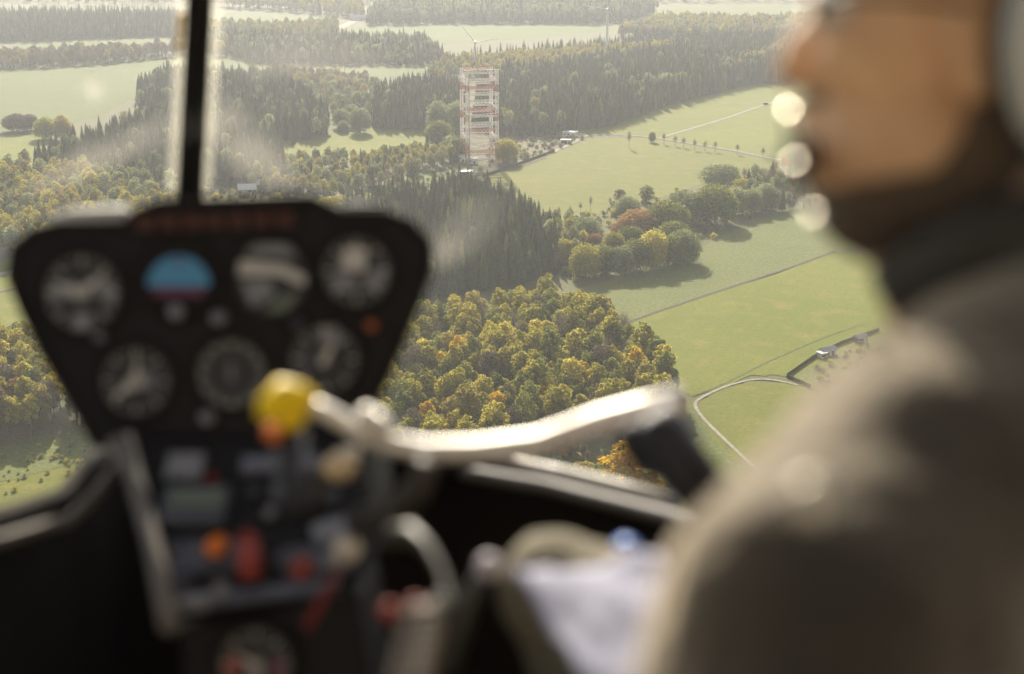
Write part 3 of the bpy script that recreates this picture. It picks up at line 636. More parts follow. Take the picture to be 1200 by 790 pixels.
def turbine(u, v, hub_v, angs, bl, label, rz=0):
    g = G(u, v); d = proj(g)[2]; p_ = d/FPX; H = (v-hub_v)*p_*1.0; o = empty('wind_turbine', (g[0], g[1], 0), label, 'wind turbine', 'wind turbines behind the woods')
    b = MB(); b.tube([(0, 0, 0), (0, 0, H*.5), (0, 0, H)], [1.9*p_, 1.45*p_, 1.0*p_], M_TURB, 14); b.build('tower', None).parent = o
    t = [c for c in COL.objects if c.name.startswith('tower') and c.parent == o][0]; t.location = (0, 0, H/2)
    b = MB(); b.box((0, 0, 0), (2.0*p_, 5*p_, 2.2*p_), M_TURB); n = put(mk('nacelle', b.V, b.F, b.mats), 'nacelle', o, (0, 0, H)); n.rotation_euler = (0, 0, rz)
    b = MB(); b.ball((0, 0, 0), (1.2*p_, 1.7*p_, 1.2*p_), M_TURB); h = put(mk('hub', b.V, b.F, b.mats, None, True), 'hub', o, (0, -3.2*p_, H))
    for an in angs:
        L = bl*p_; V = []; F = []; n_ = 8
        for i in range(n_+1):
            f = i/n_; c = (.7*(1-f)**.7+.25)*p_*(.55 if i == 0 else 1); tk = .35*p_*(1-f)+.06
            V += [(-c*.35, 0, f*L), (0, -tk, f*L), (c*.65, 0, f*L), (0, tk, f*L)]
        for i in range(n_):
            for j in range(4): F.append((4*i+j, 4*i+(j+1) % 4, 4*i+4+(j+1) % 4, 4*i+4+j))
        F += [(0, 1, 2, 3), (4*n_+3, 4*n_+2, 4*n_+1, 4*n_)]
        bo = put(mk('blade', V, F, [M_TURB], None, True), 'blade', o, (0, -3.4*p_, H)); bo.rotation_euler = (0, an, 0)
turbine(711, 68, 12, (R(22), R(-82), R(142)), 30, 'white wind turbine on a tall mast top right')
turbine(557, 88, 50, (R(-40), R(190), R(80)), 27, 'white wind turbine showing just above the lattice tower')

def hut(name, u, v, wx, wy, h, wall, roof, label, flat=True, rz=0, cat='hut', group=None, door=True):
    g = G(u, v); o = empty(name, (g[0], g[1], 0), label, cat, group); o.rotation_euler = (0, 0, rz)
    b = MB(); b.box((0, 0, h/2-.1), (wx, wy, h+.2), wall); put(mk('wall', b.V, b.F, b.mats), 'wall', o, (0, 0, 0))
    b = MB()
    if flat: b.box((0, 0, h+.22), (wx+.8, wy+.8, .3), roof)
    else:
        e = .5; rh = wy*.38
        V = [(-wx/2-e, -wy/2-e, h), (wx/2+e, -wy/2-e, h), (wx/2+e, wy/2+e, h), (-wx/2-e, wy/2+e, h), (-wx/2-e, 0, h+rh), (wx/2+e, 0, h+rh)]
        b.add(V, [(0, 1, 5, 4), (2, 3, 4, 5), (0, 4, 3), (1, 2, 5), (3, 2, 1, 0)], roof)
    put(mk('roof', b.V, b.F, b.mats), 'roof', o, (0, 0, .02))
    b = MB(); b.box((0, 0, 0), (1.0, .08, 1.9), M_WALLD if wall is not M_WALLD else M_WALLW); 
    if door: put(mk('door', b.V, b.F, b.mats), 'door', o, (wx*.2, -wy/2-.05, .97))
    b = MB(); b.box((0, 0, 0), (1.1, .06, .9), M_GLASSD); wm = mk('window', b.V, b.F, b.mats)
    for x in ((-wx*.25,) if wx < 7 else (-wx*.36, -wx*.12)): put(wm, 'window', o, (x, -wy/2-.05, h*.58))
    return o
hut('hut', 668, 160, 9.5, 5, 3.0, M_WALLW, M_ROOFW, 'long flat-roofed white hut where the gravel track begins', True, R(-6))
hut('hut', 663, 168, 6, 4, 2.2, M_WALLD, M_ROOFG, 'low dark shed just below the long white hut', True, R(-6))
hut('equipment_cabin', 541, 190, 4.4, 3.2, 4.4, M_WALLW, M_ROOFG, 'grey-white cabin at the left foot of the lattice tower', True, R(5), 'cabin')
hut('equipment_cabin', 554, 192, 5.4, 3.2, 3.2, M_WALLW, M_ROOFW, 'white cabin under the front of the lattice tower', True, R(-3), 'cabin')
hut('equipment_cabin', 546, 207, 7.4, 4.8, 3.0, M_WALLD, M_ROOFW, 'dark cabin with pale flat roof below the lattice tower', True, R(8), 'cabin')
hut('farmhouse', 290, 228, 9, 7, 3.2, M_WALLD, M_ROOFW, 'low house with a bright pale roof above the panel', False, R(12), 'house')
hut('farmhouse', 343, 224, 7, 6, 3.2, M_WALLD, M_ROOFW, 'smaller pale-roofed house to the right above the panel', False, R(-20), 'house')
hut('barn', 318, 222, 18, 7, 3.2, M_WALLD, M_ROOFG, 'long grey-roofed barn between the two pale-roofed houses', False, R(4), 'barn')
hut('garden_house', 970, 416, 5.0, 3.2, 1.9, M_WALLW, M_ROOFG, 'grey-roofed garden house inside the dark fence', False, R(28), 'house')
hut('garden_house', 963, 419, 2.2, 2.4, 1.6, M_WALLW, M_ROOFW, 'small white shed leaning on the garden house', True, R(28), 'shed')
hut('garden_house', 1008, 401, 4, 3, 1.9, M_WALLD, M_ROOFG, 'dark garden house farther along the fence beside the pilot', False, R(28), 'house')
# far sheds with bright roofs
for u, v, lb in [(420, 24, 'bright-roofed long shed beside the far pale road'), (8, 79, 'white-roofed shed at the left end of the bare tree belt')]:
    hut('barn', u, v, 22, 9, 4, M_WALLW, M_ROOFW, lb, False, R(5), 'barn')
# dark board fence round the garden
fe = empty('garden_fence', G(925, 443), 'dark board fence round the garden plot beside the pilot', 'fence')
M_FENCE = mat('fence_boards', (.06, .05, .045), .9, noise=(.10, .085, .07), bscale=3)
def fence_line(a, b_, h, name_parent, seg=2.4):
    A, B = G(*a), G(*b_); L = np.linalg.norm(B-A); n = max(1, int(L/seg)); d = (B-A)/L
    bb = MB(); bb.box((0, 0, h/2), (L/n*.96, .08, h), M_FENCE); bm_ = mk('fence_panel', bb.V, bb.F, bb.mats)
    bp = MB(); bp.box((0, 0, h/2), (.18, .18, h+.25), M_FENCE); pm = mk('post', bp.V, bp.F, bp.mats)
    for i in range(n):
        c = A+d*L*(i+.5)/n - WL[name_parent.name]; r_ = math.atan2(d[1], d[0])
        put(bm_, 'fence_panel', name_parent, c, r_); c = A+d*L*i/n - WL[name_parent.name]; put(pm, 'post', name_parent, c, r_)
fence_line((922, 442), (952, 421), 1.3, fe); fence_line((952, 421), (985, 404), 1.3, fe); fence_line((985, 404), (1030, 388), 1.3, fe); fence_line((922, 443), (950, 455), 1.3, fe)
pf = empty('enclosure_fence', G(600, 200), 'low brown fence hedge along the lower rim of the heath enclosure', 'fence')
fence_line((565, 208), (600, 196), 1.6, pf, 3.5); fence_line((600, 196), (650, 178), 1.6, pf, 3.5)
# car on the upper track
g = G(897, 123); car = empty('parked_car', (g[0], g[1], .3), 'tiny dark car on the upper gravel track', 'car'); car.rotation_euler = (0, 0, R(30))
M_CAR = mat('car_paint', (.06, .06, .07), .3, .3, .5); b = MB(); b.box((0, 0, .65), (4.2, 1.7, .7), M_CAR); b.box((-.1, 0, 1.2), (2.2, 1.5, .5), M_CAR); put(mk('body', b.V, b.F, b.mats), 'body', car, (0, 0, 0))
b = MB(); b.box((-.1, 0, 1.2), (2.26, 1.56, .32), M_GLASSD); put(mk('window', b.V, b.F, b.mats), 'window', car, (0, 0, 0))
b = MB(); b.disc((0, 0, 0), (0, 1, 0), [(.33, -.1), (.33, .1), (.1, .1)], M_WALLD, 12); wm = mk('wheel', b.V, b.F, b.mats)
for x in (-1.3, 1.3):
    for y in (-.85, .85): put(wm, 'wheel', car, (x, y, .33))

# ------------------------------------------------------------------ helicopter cabin
BLK = mat('cabin_black', (.024, .020, .018), .85, spec=.08, bump=.2, bscale=300)
BLK2 = mat('panel_black', (.015, .0128, .0125), .65, spec=.2)
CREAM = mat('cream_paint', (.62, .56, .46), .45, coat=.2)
GREYP = mat('grey_paint', (.17, .155, .14), .6, noise=(.135, .12, .11), bscale=20)
BARM = mat('bar_paint', (.95, .91, .84), .45, .35, noise=(.76, .71, .64), bscale=30)
YEL = mat('yellow_plastic', (.95, .66, .015), .45)
RED = mat('red_plastic', (.30, .05, .035), .4)
ORG = mat('orange_plastic', (.85, .22, .03), .4)
DGREY = mat('radio_grey', (.075, .078, .095), .5)
LGREY = mat('label_grey', (.22, .215, .225), .5)
BLUE = mat('dial_blue', (.09, .29, .48), .5)
MAG = mat('dial_magenta', (.17, .05, .09), .5)
DIAL = mat('dial_charcoal', (.035, .034, .034), .5)
WHITE = mat('dial_white', (.52, .49, .44), .5)
GRN = mat('lcd_green', (.13, .15, .11), .4)
RUB = mat('grip_rubber', (.022, .022, .028), .5, spec=.4, bump=.3, bscale=200)
HL = C0 + np.array((0, .4, -1.15))
heli = empty('helicopter', HL, 'dark helicopter cabin with black instrument panel, seen from the rear seat', 'helicopter')
M_PANE0 = bpy.data.materials.new('clear_acrylic'); M_PANE0.use_nodes = True; t = M_PANE0.node_tree; t.nodes.remove(t.nodes['Principled BSDF'])
t.links.new(t.nodes.new('ShaderNodeBsdfTransparent').outputs[0], t.nodes['Material Output'].inputs[0])
def plate(poly, d0, thick, m, name, parent, taper=1.0, bevel=0):
    """plate outlined in the cabin at distance d0, facing the rear seats, with real thickness"""
    A = [P(u, v, d0) for u, v in poly]; c = np.mean(A, 0); B = [c + (a-c)*taper + FW*thick for a in A]; n = len(A)
    b = MB(); b.add(A+B, [tuple(range(n)), tuple(range(n, 2*n))[::-1]]+[(i, i+n, (i+1) % n+n, (i+1) % n) for i in range(n)], m)
    return b.build(name, parent, bevel=bevel)
PD = 1.25
pan = plate([(u, v) for u, v in PANEL], PD, .11, BLK2, 'instrument_panel', heli, .93, .004)
# raised rim round the panel
def on(u, v, d=PD, k=0.0): return P(u, v, d) - FW*k
rim = MB(); loop = [on(u, v, PD, .001) for u, v in PANEL]+[on(*PANEL[0], PD, .001)]
rim.tube(loop, .004, BLK, 8); rim.build('rim', pan, True)
b = MB(); b.tube([P(62, 262, 1.31), P(85, 256, 1.31), P(140, 254, 1.31), P(152, 248, 1.31)], [.007, .009, .009, .005], CREAM, 10); b.build('glare_shield_edge', heli, True)  # cream colour stands in for sunlight on the panel's top edge
b = MB(); b.tube([P(395, 247, 1.33), P(420, 244, 1.33), P(455, 246, 1.33)], .0045, GREYP, 10); b.build('glare_shield_edge', heli, True)
def px2m(p, d=PD): return p*d/FPX
def gauge(name, u, v, dia, kind, d=PD):
    r = px2m(dia*.94/2, d); c = P(u, v, d)
    b = MB(); b.disc(c, -FW, [(r*1.16, -.004), (r*1.16, .005), (r*1.02, .006), (r*1.0, .001)], BLK, 36); g = b.build(name, heli, True)
    b = MB(); b.disc(c-FW*.0015, -FW, [(r*.98, 0), (r*.5, .0001)], DIAL if kind != 'ai' else BLK2, 36); b.build('dial', g)
    def pt(rr, a, k=.0025): return c - FW*k + (RX*math.sin(a) + UP*math.cos(a))*r*rr
    if kind not in ('ai', 'bands'):
        b = MB(); n = 24 if kind != 'compass' else 36
        for i in range(n):
            a = 2*PI*i/n; b.bar(pt(.72 if i % 3 == 0 else .82, a), pt(.93, a), r*.022*(1.8 if i % 3 == 0 else 1), WHITE)
        b.build('markings', g)
    def needle(a, L, wd, m=WHITE, tail=.2, k=.004):
        b = MB(); t = pt(L, a, k); s = pt(wd, a+PI/2, k)-pt(0, 0, k); e = pt(-tail, a, k); c0 = pt(0, 0, k)
        q = -FW*.0008; b.add([e-s*.6, c0-s, t, c0+s, e+s*.6]+[x+q for x in (e-s*.6, c0-s, t, c0+s, e+s*.6)], [(0, 1, 2, 3, 4), (9, 8, 7, 6, 5)]+[(i, i+5, (i+1) % 5+5, (i+1) % 5) for i in range(5)], m); b.build('needle', g)
    def patch(pts, m, nm='scale_patch', k=.0022):
        b = MB(); V = [pt(math.hypot(x, y), math.atan2(x, y), k) for x, y in pts]; n = len(V); b.add(V+[x+FW*.0006 for x in V], [tuple(range(n)), tuple(range(n, 2*n))[::-1]]+[(i, i+n, (i+1) % n+n, (i+1) % n) for i in range(n)], m); b.build(nm, g)
    if kind == 'clock1':
        needle(-1.25, .85, .14); needle(.9, .8, .14); patch([(-.85, .1), (-.2, .3), (-.15, -.12), (-.8, -.25)], LGREY); patch([(-.2, -.5), (.2, -.5), (.25, -.95), (-.25, -.95)], LGREY); patch([(.25, .5), (.8, .25), (.85, -.35), (.4, -.1)], LGREY)
    elif kind == 'ai':
        arc = [(math.cos(t)*.95, math.sin(t)*.98+(-.45)*0) for t in np.linspace(0, PI, 20)]
        patch([(x*.9, y*.85-.25) for x, y in arc], BLUE, 'sky_half'); patch([(-.75, -.3), (.75, -.3), (.65, -.5), (-.65, -.5)], MAG, 'horizon_line', .0026)
        patch([(-.12, .5), (.12, .5), (0, .28)], MAG, 'pointer', .003)
        b = MB(); b.disc(pt(.95, PI, .006), -FW, [(r*.2, 0), (r*.2, .01), (r*.1, .012)], LGREY, 16); b.build('knob', g, True)
    elif kind == 'bands':
        patch([(-.85, .5), (.3, .38), (.9, .08), (.85, -.2), (.2, .1), (-.9, .1)], WHITE); patch([(-.6, .92), (.4, .95), (.7, .6), (-.7, .65)], LGREY)
        patch([(-.8, -.1), (-.1, 0), (.1, -.4), (-.55, -.75)], LGREY); patch([(.1, -.5), (.75, -.35), (.4, -.88), (-.2, -.9)], GRN)
    elif kind == 'dual':
        patch([(-.3, .7), (.3, .65), (.25, 0), (-.5, .05)], WHITE); patch([(-.75, -.15), (-.2, -.05), (.1, -.5), (-.6, -.6)], LGREY); patch([(.3, -.05), (.85, .2), (.8, -.45), (.2, -.55)], LGREY)
    elif kind == 'asi':
        needle(-2.2, .9, .18); needle(.1, .8, .12); patch([(.05, .25), (.45, .3), (.5, -.2), (.1, -.2)], LGREY)
    elif kind == 'compass':
        needle(0, .5, .08, LGREY)
    elif kind == 'alt':
        needle(.5, .6, .12); patch([(-.2, .95), (.35, .95), (.5, .4), (-.1, .35)], LGREY); patch([(-.7, .3), (-.4, .35), (-.45, -.5), (-.7, -.4)], DGREY)
    elif kind == 'low':
        needle(-1.1, .7, .1); patch([(-.9, .1), (-.4, .2), (-.4, -.3), (-.8, -.3)], RED); patch([(-.2, .1), (.2, .1), (.2, -.6), (-.2, -.6)], LGREY); patch([(.4, .1), (.8, .1), (.7, -.4), (.4, -.4)], MAG)
    return g
gauge('tachometer', 97, 343, 98, 'clock1'); gauge('attitude_indicator', 210, 325, 92, 'ai'); gauge('vertical_speed_gauge', 319, 327, 94, 'bands')
gauge('manifold_gauge', 418, 318, 88, 'dual'); gauge('airspeed_gauge', 160, 447, 88, 'asi'); gauge('compass_dial', 272, 438, 88, 'compass'); gauge('altimeter', 381, 421, 88, 'alt')
for i in range(7):   # dim warning lamps along the top of the panel
    u = 172+i*27; b = MB(); b.box(on(u, 262-i*.8, PD, .003), (px2m(22), px2m(17), .006), mat('lamp_red_%d' % i, (.075, .022, .012), .4) if i % 2 == 0 else bpy.data.materials['lamp_red_0'], (RX, UP, FW)); b.build('warning_lamp', pan)
for u, v, r_, m in [(258, 373, 8, LGREY), (245, 489, 8, LGREY), (436, 382, 6, mat('dull_orange', (.38, .11, .03), .5)), (120, 395, 5, LGREY), (350, 380, 6, DGREY)]:
    b = MB(); b.disc(on(u, v), -FW, [(px2m(r_), 0), (px2m(r_), .012), (px2m(r_*.6), .015)], m, 16); b.build('knob', pan, True)
# console below the panel
CP = [(140, 512), (430, 512), (436, 600), (420, 690), (208, 730), (170, 620)]
def PC(u, v, k=0.0):       # console face slopes back towards the seats as it goes down
    return P(u, v, 1.24 - (v-512)/218*.16 - k)
A = [PC(u, v) for u, v in CP]; Bk = [a + FW*.22 for a in A]; n = len(A)
b = MB(); b.add(A+Bk, [tuple(range(n)), tuple(range(n, 2*n))[::-1]]+[(i, i+n, (i+1) % n+n, (i+1) % n) for i in range(n)], BLK2); con = b.build('console', heli, bevel=.004)
def cbox(u, v, w_, h_, m, name, k=.012, tilt=0, parent=None):
    c = PC(u, v); d = 1.16; dn = PC(u, v+10)-PC(u, v-10); dn /= np.linalg.norm(dn); x = RX*math.cos(tilt)+dn*math.sin(tilt); y = np.cross(np.cross(x, -dn), x); y /= np.linalg.norm(y); z = np.cross(x, y)
    b = MB(); b.box(c+z*k/2*(1 if z @ FW < 0 else -1), (w_*d/FPX, h_*d/FPX, k), m, (x, y, z)); return b.build(name, parent or con, bevel=.002)
def cknob(u, v, r_, m, name='knob', h=.016, k=0):
    c = PC(u, v, k); b = MB(); q = r_*1.16/FPX; b.disc(c, -FW, [(q, 0), (q, h*.7), (q*.75, h), (q*.3, h)], m, 18); return b.build(name, con, True)
t1 = cbox(218, 553, 44, 40, LGREY, 'radio', .010); cbox(330, 549, 96, 22, mat('radio_face', (.16, .165, .20), .45), 'radio', .010, R(-3)); cbox(230, 602, 76, 56, DGREY, 'radio', .014)
cbox(234, 598, 62, 26, GRN, 'display', .017); cbox(340, 582, 44, 30, mat('switch_face', (.12, .12, .14), .5), 'switch_panel', .010); cbox(396, 628, 58, 30, LGREY, 'switch_panel', .012, R(-22))
cbox(300, 700, 190, 20, mat('placard', (.10, .105, .13), .5), 'placard', .006, R(-9)); cbox(226, 712, 40, 16, LGREY, 'placard', .01, R(-9)); cbox(245, 655, 90, 50, DGREY, 'switch_panel', .006, R(-4)); cbox(372, 660, 80, 50, DGREY, 'switch_panel', .006, R(-12))
cknob(258, 637, 11, ORG, 'mixture_knob', .03); b = MB(); b.tube([PC(290, 630, .01), PC(291, 650, .03), PC(293, 678, .02)], [.008, .010, .008], RED, 12); b.build('guarded_switch', con, True)
cknob(356, 664, 13, RED, 'knob', .02); cknob(318, 600, 7, LGREY); cknob(206, 640, 9, DGREY); cknob(216, 682, 10, DGREY); cknob(262, 690, 9, LGREY); cknob(330, 655, 8, DGREY); cknob(250, 560, 5, RED); cknob(205, 560, 6, DGREY)
cknob(362, 600, 9, DGREY); cknob(300, 575, 6, DGREY); cknob(390, 582, 8, DGREY)
b = MB(); b.ball(PC(407, 643, .05), .0115, CREAM); b.tube([PC(407, 643, .04), PC(404, 650, 0)], .004, BLK, 8); b.build('control_ball_knob', con, True)
b = MB(); b.ball(PC(391, 657, .04), .008, LGREY); b.build('control_ball_knob', con, True)
b = MB(); b.tube([PC(402, 655, .02), PC(385, 690, .03), PC(360, 735, .03)], .004, mat('cable_red', (.16, .02, .015), .5), 8); b.build('red_cable', con, True)
# side post of the console; the cream strip paints its sunlit edge
b = MB(); b.tube([P(136, 515, 1.2), P(158, 560, 1.19), P(180, 640, 1.14), P(200, 735, 1.06)], [.009, .008, .008, .009], GREYP, 10); b.build('console_side_rail', heli, True)
b = MB(); b.tube([P(150, 510, 1.21), P(172, 590, 1.17), P(206, 725, 1.07)], .004, CREAM, 8); b.build('console_edge_highlight', heli, True)
plate([(210, 735), (420, 695), (450, 900), (215, 900)], 1.1, .2, BLK2, 'lower_pedestal', heli, .95, .004)
gauge('clock_gauge', 300, 778, 92, 'low', 1.09)
# --- shell: rim of the windscreen, nose, floor, roof, rear wall, doors
RIM = [(-420, 900, .70), (-250, 740, .90), (-120, 650, 1.05), (0, 614, 1.25), (72, 592, 1.40), (104, 560, 1.46), (135, 518, 1.55), (200, 520, 1.65), (430, 548, 1.66), (520, 556, 1.64), (610, 566, 1.6), (790, 612, 1.45), (900, 655, 1.3), (1050, 740, 1.1), (1300, 950, .85), (1500, 1150, .7)]
RP = [P(*q) for q in RIM]
low = [np.array((p[0]*.9, max(p[1]*.93, .2), CAM_H-1.15)) for p in RP]; mid = [(a+b_)/2*1.0+np.array((0, .05, 0)) for a, b_ in zip(RP, low)]
for i in range(len(mid)): mid[i] = np.array((RP[i][0], RP[i][1]*1.0+.02, (RP[i][2]+low[i][2])/2))
n = len(RP); b = MB(); b.add(RP+mid+low, [(i, i+1, i+1+n, i+n) for i in range(n-1)]+[(i+n, i+1+n, i+1+2*n, i+2*n) for i in range(n-1)], BLK); ns = b.build('nose_shell', heli)
sd = ns.modifiers.new('s', 'SOLIDIFY'); sd.thickness = .012; sd.offset = 1
b = MB(); b.box(C0+np.array((0, .35, -1.17)), (1.7, 3.0, .03), BLK); b.build('cabin_floor', heli)
b = MB(); b.box(C0+np.array((0, -.25, .42)), (1.6, 1.7, .05), CREAM); b.build('roof', heli, bevel=.01)
b = MB(); b.box(C0+np.array((0, -.85, -.72)), (1.5, .05, .92), BLK); b.build('rear_bulkhead', heli)
b = MB(); b.box(C0+np.array((0, -.86, .07)), (1.48, .006, .62), M_PANE0); b.build('rear_fill_window', heli)  # unseen window added so sky light from behind reaches the face
for s_ in (-1, 1):
    b = MB(); b.box(C0+np.array((s_*.80, -.1, -.80)), (.04, 1.5, .75), BLK); dr = b.build('door', heli, bevel=.01)
    b = MB(); b.tube([C0+np.array((s_*.80, .62, -.42)), C0+np.array((s_*.76, .60, 0)), C0+np.array((s_*.72, .5, .40))], .022, BLK, 8); b.build('door_post', heli, True)
    b = MB(); b.tube([C0+np.array((s_*.80, -.80, -.42)), C0+np.array((s_*.76, -.80, .40))], .03, BLK, 8); b.build('door_post', heli, True)
M_PANE = bpy.data.materials.new('clear_acrylic'); M_PANE.use_nodes = True; t = M_PANE.node_tree; t.nodes.remove(t.nodes['Principled BSDF'])
tn = t.nodes.new('ShaderNodeBsdfTransparent'); t.links.new(tn.outputs[0], t.nodes['Material Output'].inputs[0])
def arch(p, f):   # sweep from the rim point up and back to the roof bow
    top = np.array((p[0]*.62, .66, CAM_H+.40)); m_ = (p+top)/2 + np.array((p[0]*.16, .17*max(0, p[1]), .06)); return (1-f)**2*p + 2*f*(1-f)*m_ + f*f*top
def pane(i0, i1, name='windscreen_pane'):
    V = []; F = []; k = 9; c = RP[i0:i1+1]
    for p in c:
        for j in range(k): V.append(arch(p, j/(k-1)))
    for i in range(len(c)-1):
        for j in range(k-1): F.append((i*k+j, (i+1)*k+j, (i+1)*k+j+1, i*k+j+1))
    b = MB(); b.add(V, F, M_PANE); o = b.build(name, heli, True); q = o.modifiers.new('s', 'SOLIDIFY'); q.thickness = .003; return o
pane(1, 7); pane(7, 13)
for sgn, pts in ((0, [(-120, 650, 1.05), (0, 610, 1.25), (74, 586, 1.40), (100, 556, 1.44), (134, 514, 1.50)]), (1, [(420, 540, 1.6), (520, 550, 1.6), (640, 570, 1.55), (795, 609, 1.4), (900, 650, 1.28)])):
    b = MB(); b.tube([P(*q) for q in pts], .0085 if sgn else .012, GREYP if sgn else BLK, 10); b.build('windscreen_frame', heli, True)
b = MB(); b.tube([P(-40, 642, 1.1), P(5, 632, 1.15), P(82, 609, 1.2), P(114, 578, 1.24), P(142, 540, 1.27)], .0055, mat('frame_beige', (.15, .13, .11), .7), 10); b.build('inner_frame_rail', heli, True)
b = MB(); b.tube([P(604, 541, 1.75), P(660, 555, 1.72), P(730, 574, 1.68), P(792, 591, 1.64)], [.006, .0085, .011, .010], CREAM, 10); b.build('window_sill_trim', heli, True)
b = MB(); b.tube([P(430, 536, 1.58), P(540, 548, 1.6), P(612, 553, 1.62), P(700, 584, 1.5), P(790, 603, 1.42)], [.016, .018, .010, .006, .004], BLK, 10); b.build('lower_bow', heli, True)
# centre pillar; milky strips paint the sunlit glow of the acrylic edges
def film(name, col, amt, scale=6, lo=.4, hi=.7, edge=True):
    """milky film on the acrylic, for dirt and for edge glow: partly clear, partly milky"""
    m = bpy.data.materials.new(name); m.use_nodes = True; t = m.node_tree; N = t.nodes; L = t.links; N.remove(N['Principled BSDF'])
    tr = N.new('ShaderNodeBsdfTransparent'); tl = N.new('ShaderNodeBsdfTranslucent'); tl.inputs[0].default_value = (*col, 1)
    df = N.new('ShaderNodeBsdfDiffuse'); df.inputs[0].default_value = (*col, 1); ad = N.new('ShaderNodeMixShader'); ad.inputs[0].default_value = .85; L.new(df.outputs[0], ad.inputs[1]); L.new(tl.outputs[0], ad.inputs[2])
    mx = N.new('ShaderNodeMixShader'); g = N.new('ShaderNodeTexCoord'); nz = N.new('ShaderNodeTexNoise'); nz.inputs['Scale'].default_value = scale; nz.inputs['Detail'].default_value = 3
    L.new(g.outputs['Object'], nz.inputs[0]); mr = N.new('ShaderNodeMapRange'); mr.inputs[1].default_value = lo; mr.inputs[2].default_value = hi; mr.inputs[4].default_value = amt; L.new(nz.outputs[0], mr.inputs[0])
    fac = mr.outputs[0]
    if edge:
        uv = N.new('ShaderNodeAttribute'); uv.attribute_name = 'fade'; ml = N.new('ShaderNodeMath'); ml.operation = 'MULTIPLY'; L.new(fac, ml.inputs[0]); L.new(uv.outputs['Fac'], ml.inputs[1]); fac = ml.outputs[0]
    L.new(fac, mx.inputs[0]); L.new(tr.outputs[0], mx.inputs[1]); L.new(ad.outputs[0], mx.inputs[2]); L.new(mx.outputs[0], N['Material Output'].inputs[0]); return m
b = MB(); b.tube([P(221, 250, 1.78), P(226, 160, 1.76), P(230, 80, 1.73), P(235, -20, 1.68), P(244, -220, 1.5), P(255, -420, 1.2)], .0155, BLK, 8); b.build('windscreen_pillar', heli, True)
M_EDGE_GLOW = film('edge_glow', (.8, .76, .62), .10, 3, .0, .2, False)
for du, nm in ((-20, 'edge_glow_strip'), (19, 'edge_glow_strip')):
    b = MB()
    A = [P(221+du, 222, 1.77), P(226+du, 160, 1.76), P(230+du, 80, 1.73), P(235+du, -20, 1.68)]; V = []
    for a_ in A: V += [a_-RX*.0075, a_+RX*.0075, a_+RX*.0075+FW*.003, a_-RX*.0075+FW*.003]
    b.add(V, [(4*i+j, 4*i+(j+1) % 4, 4*i+4+(j+1) % 4, 4*i+4+j) for i in range(3) for j in range(4)], M_EDGE_GLOW); b.build(nm, heli)
b = MB(); b.tube([P(213, 14, 1.69), P(209, 62, 1.71)], .004, mat('yellow_tape', (.75, .42, .03), .5), 6); b.build('yellow_marker', heli, True)
# smudges on the windscreen (hazy streaks of wiped dirt)
def smudge(pts, wds, d, amt, scale=9):
    m = film('smudge', (.86, .80, .70), amt, scale, .25, .75); V = []; F = []; fade = []; k = 7; n_ = len(pts)
    for i, ((u, v), wd) in enumerate(zip(pts, wds)):
        a_, c_ = pts[max(i-1, 0)], pts[min(i+1, n_-1)]; du, dv = c_[0]-a_[0], c_[1]-a_[1]; l = math.hypot(du, dv); nu, nv = -dv/l, du/l
        for j in range(k):
            s_ = (j/(k-1)*2-1); V.append(P(u+nu*wd*s_, v+nv*wd*s_, d)); fade.append((1-s_*s_)**1.5*(math.sin(PI*(i+.001)/(n_-1+.002))**.7))
    for i in range(n_-1):
        for j in range(k-1): F.append((i*k+j, (i+1)*k+j, (i+1)*k+j+1, i*k+j+1))
    b = MB(); b.add(V, F, m); o = b.build('windscreen_smudge', heli); a_ = o.data.attributes.new('fade', 'FLOAT', 'POINT'); a_.data.foreach_set('value', fade)
smudge([(20, 235), (60, 210), (100, 190), (150, 168), (200, 150), (250, 140), (300, 130)], [14, 22, 24, 22, 24, 26, 14], 1.72, .22)
smudge([(240, 110), (265, 150), (300, 180), (330, 200), (350, 215)], [20, 34, 40, 30, 10], 1.74, .20)
smudge([(240, 60), (300, 70), (360, 60), (420, 75), (470, 70)], [20, 30, 34, 28, 12], 1.73, .11)
smudge([(470, 330), (520, 290), (560, 255), (590, 225)], [16, 30, 34, 14], 1.73, .16)
smudge([(95, 95), (110, 105), (125, 112)], [14, 16, 14], 1.72, .3)
# cyclic control
b = MB(); cyp = [(352, 472, 1.03), (385, 484, 1.03), (415, 502, 1.03), (450, 518, 1.03), (500, 528, 1.03), (560, 527, 1.03), (630, 518, 1.03), (672, 503, 1.03), (700, 494, 1.03), (750, 481, 1.03), (800, 467, 1.03)]
b.tube([P(*q) for q in cyp], [.0068, .0068, .0070, .0074, .0078, .0080, .0080, .0082, .0092, .0096, .0092], BARM, 16); cb = b.build('cyclic_bar', heli, True)
b = MB(); b.ball(P(430, 488, 1.01), (.008, .008, .008), BARM, (RX, UP, FW)); b.tube([P(432, 490, 1.02), P(458, 510, 1.02)], .0085, BARM, 12); b.build('bar_joint', cb, True)
b = MB(); b.tube([P(366, 474, .945), P(348, 466, .94), P(334, 463, .94), P(318, 478, .93), P(314, 492, .93)], [.008, .0105, .012, .0105, .008], YEL, 16); b.ball(P(340, 488, .94), (.010, .011, .012), YEL, (RX, UP, FW)); b.build('yellow_grip_cap', cb, True)
b = MB(); b.tube([P(322, 500, .935), P(318, 516, .935)], [.007, .005], ORG, 12); b.build('grip_button', cb, True)
b = MB(); b.tube([P(340, 505, .945), P(342, 560, .93), P(352, 600, .91)], [.011, .010, .012], RUB, 12); b.build('left_grip', cb, True)
